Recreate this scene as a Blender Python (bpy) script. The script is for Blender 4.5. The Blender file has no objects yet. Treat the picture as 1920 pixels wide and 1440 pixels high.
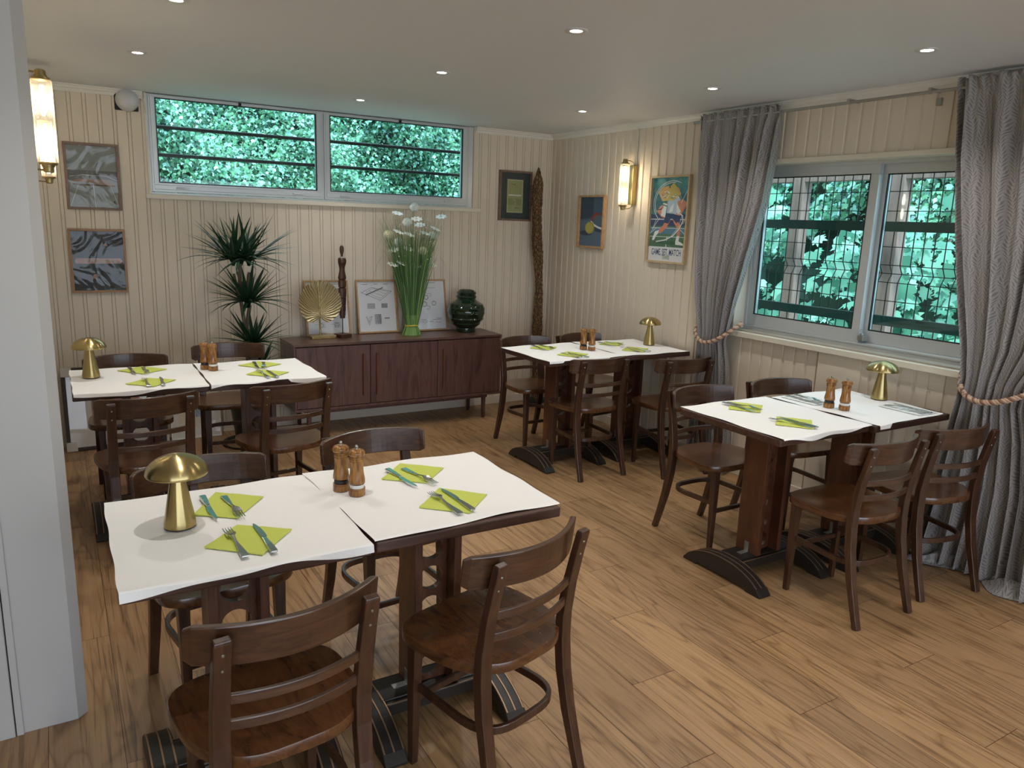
import bpy, bmesh, math, random
import numpy as np
from mathutils import Vector, Matrix
D = bpy.data
SC = bpy.context.scene
COL = SC.collection
PI = math.pi
random.seed(7)
rng = np.random.default_rng(7)

# ------------------------------------------------------------ camera
F_, YAW, PITCH, ROLL = 1417.3, 0.54318, 0.21003, 0.03458
CAM = Vector((-3.81323, -5.77505, 1.6))
_f = Vector((math.sin(YAW)*math.cos(PITCH), math.cos(YAW)*math.cos(PITCH), -math.sin(PITCH)))
_r = Vector((math.cos(YAW), -math.sin(YAW), 0)); _u = _r.cross(_f)
_r2 = _r*math.cos(ROLL)+_u*math.sin(ROLL); _u2 = -_r*math.sin(ROLL)+_u*math.cos(ROLL)
cam = D.cameras.new('camera'); co = D.objects.new('camera', cam); COL.objects.link(co)
cam.sensor_width = 36; cam.lens = F_/1920*36; cam.clip_start = 0.05; cam.clip_end = 200
co.matrix_world = Matrix(((_r2.x, _u2.x, -_f.x, CAM.x), (_r2.y, _u2.y, -_f.y, CAM.y), (_r2.z, _u2.z, -_f.z, CAM.z), (0, 0, 0, 1)))
SC.camera = co
# ------------------------------------------------------------ view, world, sun
SC.view_settings.view_transform = 'Standard'; SC.view_settings.look = 'None'
SC.view_settings.gamma = 1; SC.view_settings.use_curve_mapping = False
SC.view_settings.exposure = 0.50
W = D.worlds.new('sky'); SC.world = W; W.use_nodes = True
bg = W.node_tree.nodes['Background']; bg.inputs[0].default_value = (0.74, 0.85, 1.0, 1); bg.inputs[1].default_value = 3.3
SPOT_W, SCONCE_W = 17.0, 6.0
def light(name, kind, loc, energy, color=(1, 1, 1), rot=None, **kw):
    l = D.lights.new(name, kind); l.energy = energy; l.color = color
    for k, v in kw.items(): setattr(l, k, v)
    o = D.objects.new(name, l); COL.objects.link(o); o.location = loc
    if rot: o.rotation_euler = rot
    return o
light('sun', 'SUN', (0, -4, 12), 3.8, (1.0, .97, .92), (math.radians(34), math.radians(-24), 0), angle=0.05)

# ------------------------------------------------------------ materials
def lin(c):
    if isinstance(c, str): c = tuple(int(c[i:i+2], 16)/255 for i in (0, 2, 4))
    return tuple((x/12.92 if x <= .04045 else ((x+.055)/1.055)**2.4) for x in c)+(1,)
def newmat(name):
    m = D.materials.new(name); m.use_nodes = True
    return m, m.node_tree.nodes, m.node_tree.links, m.node_tree.nodes['Principled BSDF']
def N(nt, t, **kw):
    n = nt.new(t)
    for k, v in kw.items():
        if k.startswith('i_'):
            key = k[2:]; key = int(key) if key.isdigit() else key
            n.inputs[key].default_value = v
        else: setattr(n, k, v)
    return n
def ramp(nt, stops):
    r = nt.new('ShaderNodeValToRGB'); e = r.color_ramp.elements
    e[0].position, e[0].color = stops[0][0], lin(stops[0][1]); e[1].position, e[1].color = stops[-1][0], lin(stops[-1][1])
    for p, c in stops[1:-1]:
        x = e.new(p); x.color = lin(c)
    return r
def plain(name, c, rough=.5, metal=0, bump=0, bscale=60, var=0, **kw):
    m, nt, lk, b = newmat(name)
    b.inputs['Base Color'].default_value = lin(c); b.inputs['Roughness'].default_value = rough; b.inputs['Metallic'].default_value = metal
    for k, v in kw.items(): b.inputs[k.replace('_', ' ')].default_value = v
    tc = nt.new('ShaderNodeTexCoord')
    no = N(nt, 'ShaderNodeTexNoise', i_Scale=bscale, i_Detail=4.0); lk.new(tc.outputs['Object'], no.inputs['Vector'])
    if bump:
        bp = N(nt, 'ShaderNodeBump', i_Strength=bump, i_Distance=.01); lk.new(no.outputs[0], bp.inputs['Height']); lk.new(bp.outputs[0], b.inputs['Normal'])
    if var:
        mx = N(nt, 'ShaderNodeMixRGB', blend_type='MULTIPLY'); mx.inputs[0].default_value = 1
        mx.inputs[1].default_value = lin(c)
        mr = N(nt, 'ShaderNodeMapRange'); mr.inputs[3].default_value = 1-var; mr.inputs[4].default_value = 1+var
        n2 = N(nt, 'ShaderNodeTexNoise', i_Scale=bscale*.15, i_Detail=3.0); lk.new(tc.outputs['Object'], n2.inputs['Vector'])
        lk.new(n2.outputs[0], mr.inputs[0]); lk.new(mr.outputs[0], mx.inputs[2]); lk.new(mx.outputs[0], b.inputs['Base Color'])
    return m
def wood(name, cols, scale=(30, 30, 2), rough=.35, dist=1.2, bump=.05, coat=0.0, nscale=1.0):
    m, nt, lk, b = newmat(name)
    tc = nt.new('ShaderNodeTexCoord'); mp = N(nt, 'ShaderNodeMapping'); mp.inputs['Scale'].default_value = scale
    oi = nt.new('ShaderNodeObjectInfo'); ad = N(nt, 'ShaderNodeVectorMath', operation='ADD')
    lk.new(tc.outputs['Object'], mp.inputs[0]); lk.new(mp.outputs[0], ad.inputs[0])
    sc = N(nt, 'ShaderNodeMath', operation='MULTIPLY'); sc.inputs[1].default_value = 37.0
    lk.new(oi.outputs['Random'], sc.inputs[0]); lk.new(sc.outputs[0], ad.inputs[1])
    no = N(nt, 'ShaderNodeTexNoise', i_Scale=nscale, i_Detail=5.0, i_Roughness=.6, i_Distortion=dist); lk.new(ad.outputs[0], no.inputs['Vector'])
    r = ramp(nt, [(i/(len(cols)-1)*.5+.25, c) for i, c in enumerate(cols)])
    lk.new(no.outputs[0], r.inputs[0]); lk.new(r.outputs[0], b.inputs['Base Color'])
    b.inputs['Roughness'].default_value = rough; b.inputs['Coat Weight'].default_value = coat; b.inputs['Coat Roughness'].default_value = .2
    bp = N(nt, 'ShaderNodeBump', i_Strength=bump, i_Distance=.004); lk.new(no.outputs[0], bp.inputs['Height']); lk.new(bp.outputs[0], b.inputs['Normal'])
    return m
def glassy(name, tint=(1, 1, 1, 1), bump=0, gloss=.06, bscale=8, rough=0.02, haze=0):
    m, nt, lk, b = newmat(name); nt.remove(b)
    out = [n for n in nt if n.type == 'OUTPUT_MATERIAL'][0]
    t = N(nt, 'ShaderNodeBsdfTransparent'); t.inputs[0].default_value = tint
    g = N(nt, 'ShaderNodeBsdfGlossy'); g.inputs['Roughness'].default_value = rough
    fr = N(nt, 'ShaderNodeLayerWeight', i_Blend=.5); mx = nt.new('ShaderNodeMixShader')
    pw = N(nt, 'ShaderNodeMath', operation='POWER'); pw.inputs[1].default_value = 4.0; lk.new(fr.outputs['Facing'], pw.inputs[0])
    ma = N(nt, 'ShaderNodeMath', operation='MULTIPLY_ADD'); ma.inputs[1].default_value = .5; ma.inputs[2].default_value = gloss*.5
    ma.use_clamp = True
    lk.new(pw.outputs[0], ma.inputs[0]); lk.new(ma.outputs[0], mx.inputs[0]); lk.new(t.outputs[0], mx.inputs[1]); lk.new(g.outputs[0], mx.inputs[2]); lk.new(mx.outputs[0], out.inputs[0])
    if bump:
        tc = nt.new('ShaderNodeTexCoord'); no = N(nt, 'ShaderNodeTexNoise', i_Scale=bscale, i_Detail=2.0, i_Distortion=1.5)
        lk.new(tc.outputs['Object'], no.inputs['Vector']); bp = N(nt, 'ShaderNodeBump', i_Strength=bump, i_Distance=.05)
        lk.new(no.outputs[0], bp.inputs['Height']); lk.new(bp.outputs[0], g.inputs['Normal'])
    if haze:
        tl = N(nt, 'ShaderNodeBsdfTranslucent'); tl.inputs[0].default_value = (.95, .92, .85, 1); m2 = nt.new('ShaderNodeMixShader'); m2.inputs[0].default_value = haze
        lk.new(mx.outputs[0], m2.inputs[1]); lk.new(tl.outputs[0], m2.inputs[2]); lk.new(m2.outputs[0], out.inputs[0])
    return m
def emis(name, c, s):
    m, nt, lk, b = newmat(name); b.inputs['Base Color'].default_value = lin(c); b.inputs['Emission Color'].default_value = lin(c); b.inputs['Emission Strength'].default_value = s
    return m
M = {}
M['wall'] = plain('painted_panel', 'dacdba', .55, var=.03, bscale=30)
M['pillar'] = plain('pillar_paint', 'bab7b3', .5, bump=.03, bscale=25, var=.03)
M['ceiling'] = plain('ceiling_paint', 'dadde3', .6, bump=.06, bscale=2.5)
M['trim'] = plain('trim_paint', 'dcd4c2', .4)
M['crown'] = plain('crown_white', 'e4e1d8', .4)
M['outdark'] = plain('doorway_shade', '1c1d20', .5)  # near-black colour standing in for the darkness beyond the casing
M['alu'] = plain('aluminium', 'c6cacb', .36, .3, bump=.02, bscale=20)
M['alud'] = plain('rubber_gasket', '15181a', .6)
M['stone'] = plain('sill_stone', 'a39a8b', .5, bump=.1, bscale=40, var=.12)
M['glasswin'] = glassy('window_glass', (.80, .955, .96, 1), gloss=.06)
M['glass'] = glassy('picture_glass', gloss=.05)
M['plastic'] = glassy('crinkled_plastic', bump=.3, gloss=.03, bscale=4.0)
M['tubeglass'] = glassy('ribbed_glass', (.97, .95, .9, 1), gloss=.12, rough=.12, haze=.14)
M['paper'] = plain('paper_cover', 'f7f5f2', .75, bump=.12, bscale=160)
M['napkin'] = plain('green_napkin', 'cbd460', .85, bump=.1, bscale=200)
M['whitenap'] = plain('white_napkin', 'e9ebe6', .85)
M['print'] = plain('grey_print', '5b6663', .8)
M['steel'] = plain('polished_steel', 'c4c8c8', .16, 1)
M['steelm'] = plain('galvanised_bracket', 'a9aba8', .4, .9)
M['chair'] = wood('chair_stain', ['2c1a12', '40281b', '553724'], (40, 40, 4), .32, 1.0, .04, .25)
M['rail'] = wood('chair_rail_stain', ['321f15', '482e1e', '5e402a'], (5, 30, 60), .32, 1.0, .04, .3)
M['seat'] = wood('seat_stain', ['371e11', '4f2f1a', '603d22', '432715'], (9, 2.2, 9), .24, 2.2, .02, .4, 1.6)
M['tablewood'] = wood('worn_tabletop', ['32201a', '4a3026', '5f4334'], (4, 30, 30), .5, 1.2, .15)
M['post'] = wood('pedestal_mahogany', ['3a1d12', '54301e', '6a4027'], (30, 12, 2.5), .33, 1.5, .04, .2)
M['foot'] = plain('blackened_foot', '241f1b', .42, bump=.1, bscale=50, var=.25)
M['brassline'] = plain('gilt_line', 'a5866a', .4, .8)
M['side'] = wood('sideboard_walnut', ['382320', '543834', '66473f', '462e2a'], (14, 14, 1.2), .38, 2.2, .03, .1)
M['sidetop'] = wood('sideboard_top_walnut', ['46302a', '5d4238', '6c4d42'], (1.2, 16, 10), .36, 1.8, .03, .1)
M['handle'] = wood('handle_walnut', ['55301f', '643a28', '6f4330'], (20, 20, 3), .4)
M['frame_oak'] = wood('oak_frame', ['a27d54', 'b89064', 'c6a076'], (20, 20, 20), .45)
M['frame_brown'] = wood('brown_frame', ['6d5242', '7c6152', '886d5c'], (20, 20, 20), .5)
M['frame_tan'] = wood('tan_frame', ['8a623f', '9b7350', 'a67e58'], (20, 20, 20), .45)
M['frame_pale'] = wood('pale_frame', ['b09874', 'c0a883', 'cbb592'], (20, 20, 20), .5)
M['frame_dark'] = plain('dark_frame', '3d3028', .5)
M['brass_dark'] = plain('aged_brass', 'a08f66', .35, .95)
M['bulb'] = emis('lit_bulb', 'fff0d2', 30)
M['spot'] = emis('lit_downlight', 'fff6e2', 14)
M['whitemetal'] = plain('white_ring', 'd0d0d2', .4)
M['gold'] = plain('gold_leaf_metal', 'c8b27a', .24, 1, bump=.2, bscale=70)
M['carved'] = wood('carved_wood', ['2b1710', '46281a', '5e3a26'], (25, 25, 8), .4, 1.5, .2)
M['white'] = plain('white_matte', 'e8e6e0', .6)
M['black'] = plain('black_matte', '15130f', .6)
M['glaze'] = plain('green_glaze', '0d2614', .08, bump=.04, bscale=14, Coat_Weight=.6)
M['pot'] = plain('dark_green_pot', '232d27', .45)
M['soil'] = plain('soil', '2c211a', .9, bump=.3, bscale=60)
M['bark'] = plain('cane_bark', '6c5f50', .8, bump=.4, bscale=60, var=.3)
M['leaf'] = plain('dracaena_leaf', '22412a', .38, var=.25, bscale=30)
M['grass'] = plain('grass_blade', '48693a', .5, var=.3, bscale=30)
M['grasslight'] = plain('grass_stub', '7fa35a', .5, var=.2, bscale=40)
M['petal'] = plain('white_petal', 'eef0ea', .6, Subsurface_Weight=.1)
M['petalcream'] = plain('cream_petal', 'ebe7cc', .6)
M['yellow'] = plain('flower_eye', 'c9b63e', .6)
M['rope'] = plain('gold_rope', 'c7a58a', .4, Sheen_Weight=.4)
M['ropeb'] = plain('brown_rope_strand', '8a6450', .45)
M['greenpaint'] = plain('dark_green_bar', '22403a', .5)
M['pinkwood'] = wood('weathered_post', ['6e5a56', '846c66', '967e78'], (20, 20, 2), .8)
M['rod'] = plain('curtain_rail_metal', 'a5a19a', .35, .7)
M['gravel'] = plain('gravel_ground', '8d9a88', .9, bump=.5, bscale=40, var=.4)
M['cork'] = plain('cardboard_corner', 'c9c3bb', .7)
def brass():
    m, nt, lk, b = newmat('brushed_brass'); b.inputs['Base Color'].default_value = lin('b8a471'); b.inputs['Metallic'].default_value = 1
    b.inputs['Roughness'].default_value = .28; b.inputs['Anisotropic'].default_value = .85; b.inputs['Anisotropic Rotation'].default_value = .25
    t = N(nt, 'ShaderNodeTangent', direction_type='RADIAL', axis='Z'); lk.new(t.outputs[0], b.inputs['Tangent'])
    return m
M['brass'] = brass()
def leafgold():
    m, nt, lk, b = newmat('embossed_gold_leaf'); b.inputs['Base Color'].default_value = lin('f4e6bd'); b.inputs['Metallic'].default_value = 1; b.inputs['Roughness'].default_value = .42
    tc = nt.new('ShaderNodeTexCoord'); sx = nt.new('ShaderNodeSeparateXYZ'); lk.new(tc.outputs['Object'], sx.inputs[0])
    def mth(op, a, c=None):
        n = N(nt, 'ShaderNodeMath', operation=op)
        for i, q in enumerate((a, c)):
            if q is None: continue
            if isinstance(q, (int, float)): n.inputs[i].default_value = q
            else: lk.new(q, n.inputs[i])
        return n.outputs[0]
    no = N(nt, 'ShaderNodeTexNoise', i_Scale=16.0, i_Detail=2.0); lk.new(tc.outputs['Object'], no.inputs[0])
    ax = mth('ABSOLUTE', mth('ADD', sx.outputs[0], .024)); zz = mth('SUBTRACT', sx.outputs[2], .20)
    ang = mth('ARCTAN2', mth('ADD', zz, mth('MULTIPLY', mth('MULTIPLY', ax, ax), -3.0)), mth('ADD', ax, .03))
    f = mth('ADD', mth('MULTIPLY', ang, 46.0), mth('MULTIPLY', no.outputs[0], 9.0))
    h = mth('SINE', f)
    bp = N(nt, 'ShaderNodeBump', i_Strength=1.0, i_Distance=.010); lk.new(h, bp.inputs['Height']); lk.new(bp.outputs[0], b.inputs['Normal'])
    return m
M['goldleaf'] = leafgold()
def mill():
    m, nt, lk, b = newmat('acacia_mill'); tc = nt.new('ShaderNodeTexCoord'); mp = N(nt, 'ShaderNodeMapping'); mp.inputs['Scale'].default_value = (110, 110, 22)
    no = N(nt, 'ShaderNodeTexNoise', i_Scale=1.0, i_Detail=4.0); lk.new(tc.outputs['Object'], mp.inputs[0]); lk.new(mp.outputs[0], no.inputs[0])
    r = ramp(nt, [(.3, '573317'), (.45, '8a5c2e'), (.62, 'a3743d')]); lk.new(no.outputs[0], r.inputs[0]); lk.new(r.outputs[0], b.inputs['Base Color']); b.inputs['Roughness'].default_value = .22
    return m
M['mill'] = mill()
def barkmat():
    m, nt, lk, b = newmat('rough_log_bark'); tc = nt.new('ShaderNodeTexCoord'); mp = N(nt, 'ShaderNodeMapping'); mp.inputs['Scale'].default_value = (1, 1, .35)
    v = N(nt, 'ShaderNodeTexVoronoi', i_Scale=75.0, feature='DISTANCE_TO_EDGE'); lk.new(tc.outputs['Object'], mp.inputs[0]); lk.new(mp.outputs[0], v.inputs['Vector'])
    r = ramp(nt, [(0, '2e2013'), (.12, '6b5031'), (.5, 'a98a5a')]); lk.new(v.outputs[0], r.inputs[0]); lk.new(r.outputs[0], b.inputs['Base Color'])
    bp = N(nt, 'ShaderNodeBump', i_Strength=1.0, i_Distance=.01); lk.new(v.outputs[0], bp.inputs['Height']); lk.new(bp.outputs[0], b.inputs['Normal']); b.inputs['Roughness'].default_value = .85
    return m
M['logbark'] = barkmat()
def curtain_mat():
    m, nt, lk, b = newmat('leaf_jacquard'); uv = nt.new('ShaderNodeTexCoord'); sx = nt.new('ShaderNodeSeparateXYZ'); lk.new(uv.outputs['UV'], sx.inputs[0])
    def mth(op, a, c=None, d=None):
        n = N(nt, 'ShaderNodeMath', operation=op)
        for i, q in enumerate((a, c, d)):
            if q is None: continue
            if isinstance(q, (int, float)): n.inputs[i].default_value = q
            else: lk.new(q, n.inputs[i])
        return n.outputs[0]
    nz = N(nt, 'ShaderNodeTexNoise', i_Scale=13.0, i_Detail=1.0); lk.new(uv.outputs['UV'], nz.inputs[0])
    u = mth('ADD', sx.outputs[0], mth('MULTIPLY', nz.outputs[0], .055))
    pp = mth('PINGPONG', u, .022)
    s = mth('FRACT', mth('DIVIDE', mth('ADD', sx.outputs[1], mth('MULTIPLY', pp, 1.3)), .017))
    lf = mth('SUBTRACT', .34, mth('ABSOLUTE', mth('SUBTRACT', s, .5)))         # stripe core
    edge = mth('MULTIPLY', mth('ABSOLUTE', mth('SUBTRACT', pp, .0115)), 32.0)
    k = mth('SUBTRACT', lf, edge)
    st = N(nt, 'ShaderNodeMapRange'); st.inputs[1].default_value = -.04; st.inputs[2].default_value = .04; lk.new(k, st.inputs[0])
    mx = nt.new('ShaderNodeMixRGB'); mx.inputs[1].default_value = lin('989290'); mx.inputs[2].default_value = lin('74706e'); lk.new(st.outputs[0], mx.inputs[0]); lk.new(mx.outputs[0], b.inputs['Base Color'])
    rr = N(nt, 'ShaderNodeMapRange'); rr.inputs[3].default_value = .42; rr.inputs[4].default_value = .7; lk.new(st.outputs[0], rr.inputs[0]); lk.new(rr.outputs[0], b.inputs['Roughness'])
    b.inputs['Sheen Weight'].default_value = .3
    return m
M['curtain'] = curtain_mat()
def floor_mat():
    m, nt, lk, b = newmat('oak_plank'); uv = nt.new('ShaderNodeTexCoord'); at = N(nt, 'ShaderNodeAttribute', attribute_name='rnd')
    mp = N(nt, 'ShaderNodeMapping'); mp.inputs['Scale'].default_value = (64, 2.0, 1); lk.new(uv.outputs['Object'], mp.inputs[0])
    ml = N(nt, 'ShaderNodeVectorMath', operation='SCALE'); ml.inputs['Scale'].default_value = 40; lk.new(at.outputs['Vector'], ml.inputs[0])
    ad = N(nt, 'ShaderNodeVectorMath', operation='ADD'); lk.new(mp.outputs[0], ad.inputs[0]); lk.new(ml.outputs[0], ad.inputs[1])
    n1 = N(nt, 'ShaderNodeTexNoise', i_Scale=1.0, i_Detail=7.0, i_Roughness=.65, i_Distortion=.9); lk.new(ad.outputs[0], n1.inputs[0])
    # cathedral figure: contour lines of a slow noise
    mp2 = N(nt, 'ShaderNodeMapping'); mp2.inputs['Scale'].default_value = (7, .9, 1); lk.new(uv.outputs['Object'], mp2.inputs[0])
    ad2 = N(nt, 'ShaderNodeVectorMath', operation='ADD'); lk.new(mp2.outputs[0], ad2.inputs[0]); lk.new(ml.outputs[0], ad2.inputs[1])
    n2 = N(nt, 'ShaderNodeTexNoise', i_Scale=1.0, i_Detail=1.5, i_Distortion=.15); lk.new(ad2.outputs[0], n2.inputs[0])
    mu = N(nt, 'ShaderNodeMath', operation='MULTIPLY'); mu.inputs[1].default_value = 18; lk.new(n2.outputs[0], mu.inputs[0])
    fr = N(nt, 'ShaderNodeMath', operation='PINGPONG'); fr.inputs[1].default_value = 1; lk.new(mu.outputs[0], fr.inputs[0])
    r1 = ramp(nt, [(.27, '604a37'), (.38, '896a4a'), (.46, 'a4805a'), (.7, 'b18d65')]); lk.new(n1.outputs[0], r1.inputs[0])
    r2 = ramp(nt, [(0, 'b3a390'), (.14, 'e2dbd0'), (.4, 'ffffff')]); lk.new(fr.outputs[0], r2.inputs[0])
    mx = N(nt, 'ShaderNodeMixRGB', blend_type='MULTIPLY'); mx.inputs[0].default_value = .55; lk.new(r1.outputs[0], mx.inputs[1]); lk.new(r2.outputs[0], mx.inputs[2])
    mr = N(nt, 'ShaderNodeMapRange'); mr.inputs[3].default_value = .82; mr.inputs[4].default_value = 1.12; lk.new(at.outputs['Fac'], mr.inputs[0])
    m2 = N(nt, 'ShaderNodeMixRGB', blend_type='MULTIPLY'); m2.inputs[0].default_value = 1; lk.new(mx.outputs[0], m2.inputs[1]); lk.new(mr.outputs[0], m2.inputs[2])
    lk.new(m2.outputs[0], b.inputs['Base Color']); b.inputs['Roughness'].default_value = .38
    bp = N(nt, 'ShaderNodeBump', i_Strength=.12, i_Distance=.003); lk.new(n1.outputs[0], bp.inputs['Height']); lk.new(bp.outputs[0], b.inputs['Normal'])
    return m
M['floor'] = floor_mat()
M['seam'] = plain('plank_seam', '5a4531', .7)
def leafmat(name, stops, scale=3.0):
    m, nt, lk, b = newmat(name); at = N(nt, 'ShaderNodeAttribute', attribute_name='rnd'); r = ramp(nt, stops); lk.new(at.outputs['Fac'], r.inputs[0])
    lk.new(r.outputs[0], b.inputs['Base Color']); b.inputs['Roughness'].default_value = .45
    tr = nt.new('ShaderNodeBsdfTranslucent'); lk.new(r.outputs[0], tr.inputs[0]); mx = nt.new('ShaderNodeMixShader'); mx.inputs[0].default_value = .35
    out = [n for n in nt if n.type == 'OUTPUT_MATERIAL'][0]; lk.new(b.outputs[0], mx.inputs[1]); lk.new(tr.outputs[0], mx.inputs[2]); lk.new(mx.outputs[0], out.inputs[0])
    return m
M['ivy'] = leafmat('hedge_leaf', [(0, '1d4034'), (.3, '4f8f6a'), (.6, '84bf9a'), (.82, 'a9dccb'), (1, 'c8ecf4')])
M['maple'] = leafmat('maple_leaf', [(0, '37705c'), (.5, '78b89f'), (1, 'bbe8d8')])
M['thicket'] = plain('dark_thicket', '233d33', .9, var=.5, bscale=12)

# ------------------------------------------------------------ mesh helpers
class MB:
    def __init__(s): s.v = []; s.f = []; s.mi = []; s.sm = []; s.n = 0; s.uv = None
    def add(s, v, f, mi=0, sm=False):
        b = s.n; s.v.extend([tuple(map(float, p)) for p in v]); s.n += len(v)
        for q in f: s.f.append(tuple(b+i for i in q)); s.mi.append(mi); s.sm.append(sm)
        return s
    def box(s, x0, x1, y0, y1, z0, z1, mi=0):
        v = [(x0, y0, z0), (x1, y0, z0), (x1, y1, z0), (x0, y1, z0), (x0, y0, z1), (x1, y0, z1), (x1, y1, z1), (x0, y1, z1)]
        return s.add(v, [(0, 3, 2, 1), (4, 5, 6, 7), (0, 1, 5, 4), (1, 2, 6, 5), (2, 3, 7, 6), (3, 0, 4, 7)], mi)
    def sweep(s, path, ws, hs, mi=0, side=None, sm=False, ns=4, caps=True):
        """section of width ws across 'side' vector, hs across the other normal; ns=4 rect, else ellipse"""
        P = [Vector(p) for p in path]; n = len(P)
        if not hasattr(ws, '__len__'): ws = [ws]*n
        if not hasattr(hs, '__len__'): hs = [hs]*n
        V = []
        for i, p in enumerate(P):
            t = (P[min(i+1, n-1)]-P[max(i-1, 0)]).normalized()
            sd = Vector(side) if side is not None else (Vector((0, 0, 1)) if abs(t.z) < .9 else Vector((1, 0, 0)))
            a = (sd-t*sd.dot(t)).normalized(); c = t.cross(a)
            for k in range(ns):
                if ns == 4: x, y = ((-1, -1), (1, -1), (1, 1), (-1, 1))[k]
                else: x, y = math.cos(2*PI*k/ns), math.sin(2*PI*k/ns)
                V.append(p+a*(x*ws[i]/2)+c*(y*hs[i]/2))
        Fc = [(i*ns+k, i*ns+(k+1) % ns, (i+1)*ns+(k+1) % ns, (i+1)*ns+k) for i in range(n-1) for k in range(ns)]
        if caps: Fc += [tuple(range(ns))[::-1], tuple((n-1)*ns+k for k in range(ns))]
        return s.add(V, Fc, mi, sm)
    def lathe(s, prof, n=32, c=(0, 0, 0), mi=0, sm=True, rib=0, ribn=0, cap=True):
        V = []
        for r, z in prof:
            for k in range(n):
                a = 2*PI*k/n; rr = r*(1+rib*math.cos(ribn*a)) if rib else r
                V.append((c[0]+rr*math.cos(a), c[1]+rr*math.sin(a), c[2]+z))
        Fc = [(i*n+k, i*n+(k+1) % n, (i+1)*n+(k+1) % n, (i+1)*n+k) for i in range(len(prof)-1) for k in range(n)]
        s.add(V, Fc, mi, sm)
        if cap:
            for i, o in ((0, -1), (len(prof)-1, 1)):
                if prof[i][0] > 1e-4:
                    s.add([V[i*n+k] for k in range(n)], [tuple(range(n))[::o]], mi, False)
        return s
    def prism(s, poly, fn, d0, d1, mi=0):
        n = len(poly); V = [fn(a, b, d0) for a, b in poly]+[fn(a, b, d1) for a, b in poly]
        return s.add(V, [tuple(range(n)), tuple(range(n, 2*n))[::-1]]+[(i, n+i, n+(i+1) % n, (i+1) % n) for i in range(n)], mi)
    def build(s, name, mats, parent=None, loc=None, rot=None, bevel=0, seg=2, subsurf=0):
        me = D.meshes.new(name); me.from_pydata(s.v, [], s.f)
        if not isinstance(mats, (list, tuple)): mats = [mats]
        for m in mats: me.materials.append(M[m] if isinstance(m, str) else m)
        me.polygons.foreach_set('material_index', s.mi); me.polygons.foreach_set('use_smooth', s.sm); me.update()
        bm = bmesh.new(); bm.from_mesh(me); bmesh.ops.recalc_face_normals(bm, faces=bm.faces) if not getattr(s, 'keep', False) else None; bm.to_mesh(me); bm.free()
        if any(s.sm): me.set_sharp_from_angle(angle=math.radians(38))
        o = D.objects.new(name, me); COL.objects.link(o)
        if parent: o.parent = parent
        if loc: o.location = loc
        if rot: o.rotation_euler = rot
        if bevel:
            md = o.modifiers.new('bevel', 'BEVEL'); md.width = bevel; md.segments = seg; md.limit_method = 'ANGLE'; md.angle_limit = math.radians(50)
        if subsurf:
            md = o.modifiers.new('sub', 'SUBSURF'); md.levels = subsurf; md.render_levels = subsurf
        return o
def tag(o, label=None, cat=None, group=None, kind=None):
    if label: o['label'] = label
    if cat: o['category'] = cat
    if group: o['group'] = group
    if kind: o['kind'] = kind
    return o
def empty(name, loc, rz, label, cat, group=None):
    o = D.objects.new(name, None); COL.objects.link(o); o.location = loc; o.rotation_euler = (0, 0, rz); o.empty_display_size = .1
    return tag(o, label, cat, group)
def tree_copy(o, parent=None):
    c = o.copy(); COL.objects.link(c); c.parent = parent
    for ch in list(o.children): tree_copy(ch, c)
    return c
def struct(o): o['kind'] = 'structure'; return o
XZ = lambda y: (lambda a, b, d: (a, y+d, b))
YZ = lambda x: (lambda a, b, d: (x+d, a, b))
XY = lambda z: (lambda a, b, d: (a, b, z+d))
def circ(cx, cy, r, n=24, ry=None, a0=0, a1=2*PI): return [(cx+r*math.cos(a0+(a1-a0)*k/n), cy+(ry or r)*math.sin(a0+(a1-a0)*k/n)) for k in range(n)]

# ------------------------------------------------------------ room shell
H = 2.36
YB = -8.6; XL = -3.92; XF = -7.4
mb = MB(); x = -2.36
mb.box(XF, .2, YB-.2, .2, -.12, -.0025, 1)
rn = []
cols_ = []
i = -26
while -2.36+.1985*i < 0:
    xa = -2.36+.1985*i; xb = min(xa+.1985, 0.0); y0 = -4.345+.4*(i % 3)-1.2*5
    y = y0
    while y < 0:
        ya, yb = max(y, YB), min(y+1.2, 0.0)
        if yb > ya and xb > XF:
            g = .0009; mb.add([(xa+g, ya+g, 0), (xb-g, ya+g, 0), (xb-g, yb-g, 0), (xa+g, yb-g, 0)], [(0, 1, 2, 3)], 0); cols_.append(random.random())
        y += 1.2
    i += 1
fl = mb.build('floor', ['floor', 'seam'])
at = fl.data.attributes.new('rnd', 'FLOAT', 'FACE')
vals = [0.5]*6+cols_; at.data.foreach_set('value', vals[:len(fl.data.polygons)]); struct(fl)
# ceiling
struct(MB().box(XF, .25, YB-.2, .25, H, H+.25).build('ceiling', 'ceiling'))
def panel_strip(mb, a0, a1, z0, z1, fn, start, period=.0845, gw=.02, gd=.007, two=False):
    """tongue and groove boards: profile run along a, extruded in z; fn(a,depth,z)"""
    pts = [(a0, 0)]; k = math.ceil((a0-start)/period); p = start+k*period
    while p < a1-gw:
        if p > a0+.002:
            if two:
                for q in (p, p+gw): pts += [(q-.0022, 0), (q, gd), (q+.0022, 0)]
            else: pts += [(p, 0), (p+.003, gd), (p+gw-.003, gd), (p+gw, 0)]
        p += period
    pts.append((a1, 0)); n = len(pts)
    V = [fn(a, d, z0) for a, d in pts]+[fn(a, d, z1) for a, d in pts]
    mb.add(V, [(j, j+1, n+j+1, n+j) for j in range(n-1)], 0)
bw = lambda a, d, z: (a, d, z)
mb = MB()
WX0, WX1, WZ = -3.225, -.772, 1.705
for a0, a1, z0, z1 in ((XL-.1, WX0, 0, H), (WX0, WX1, 0, WZ), (WX1, 0.0, 0, H)):
    panel_strip(mb, a0, a1, z0, z1, bw, -3.848, two=True, gw=.021, gd=.006); mb.box(a0, a1, .0075, .2, z0, z1)
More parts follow.
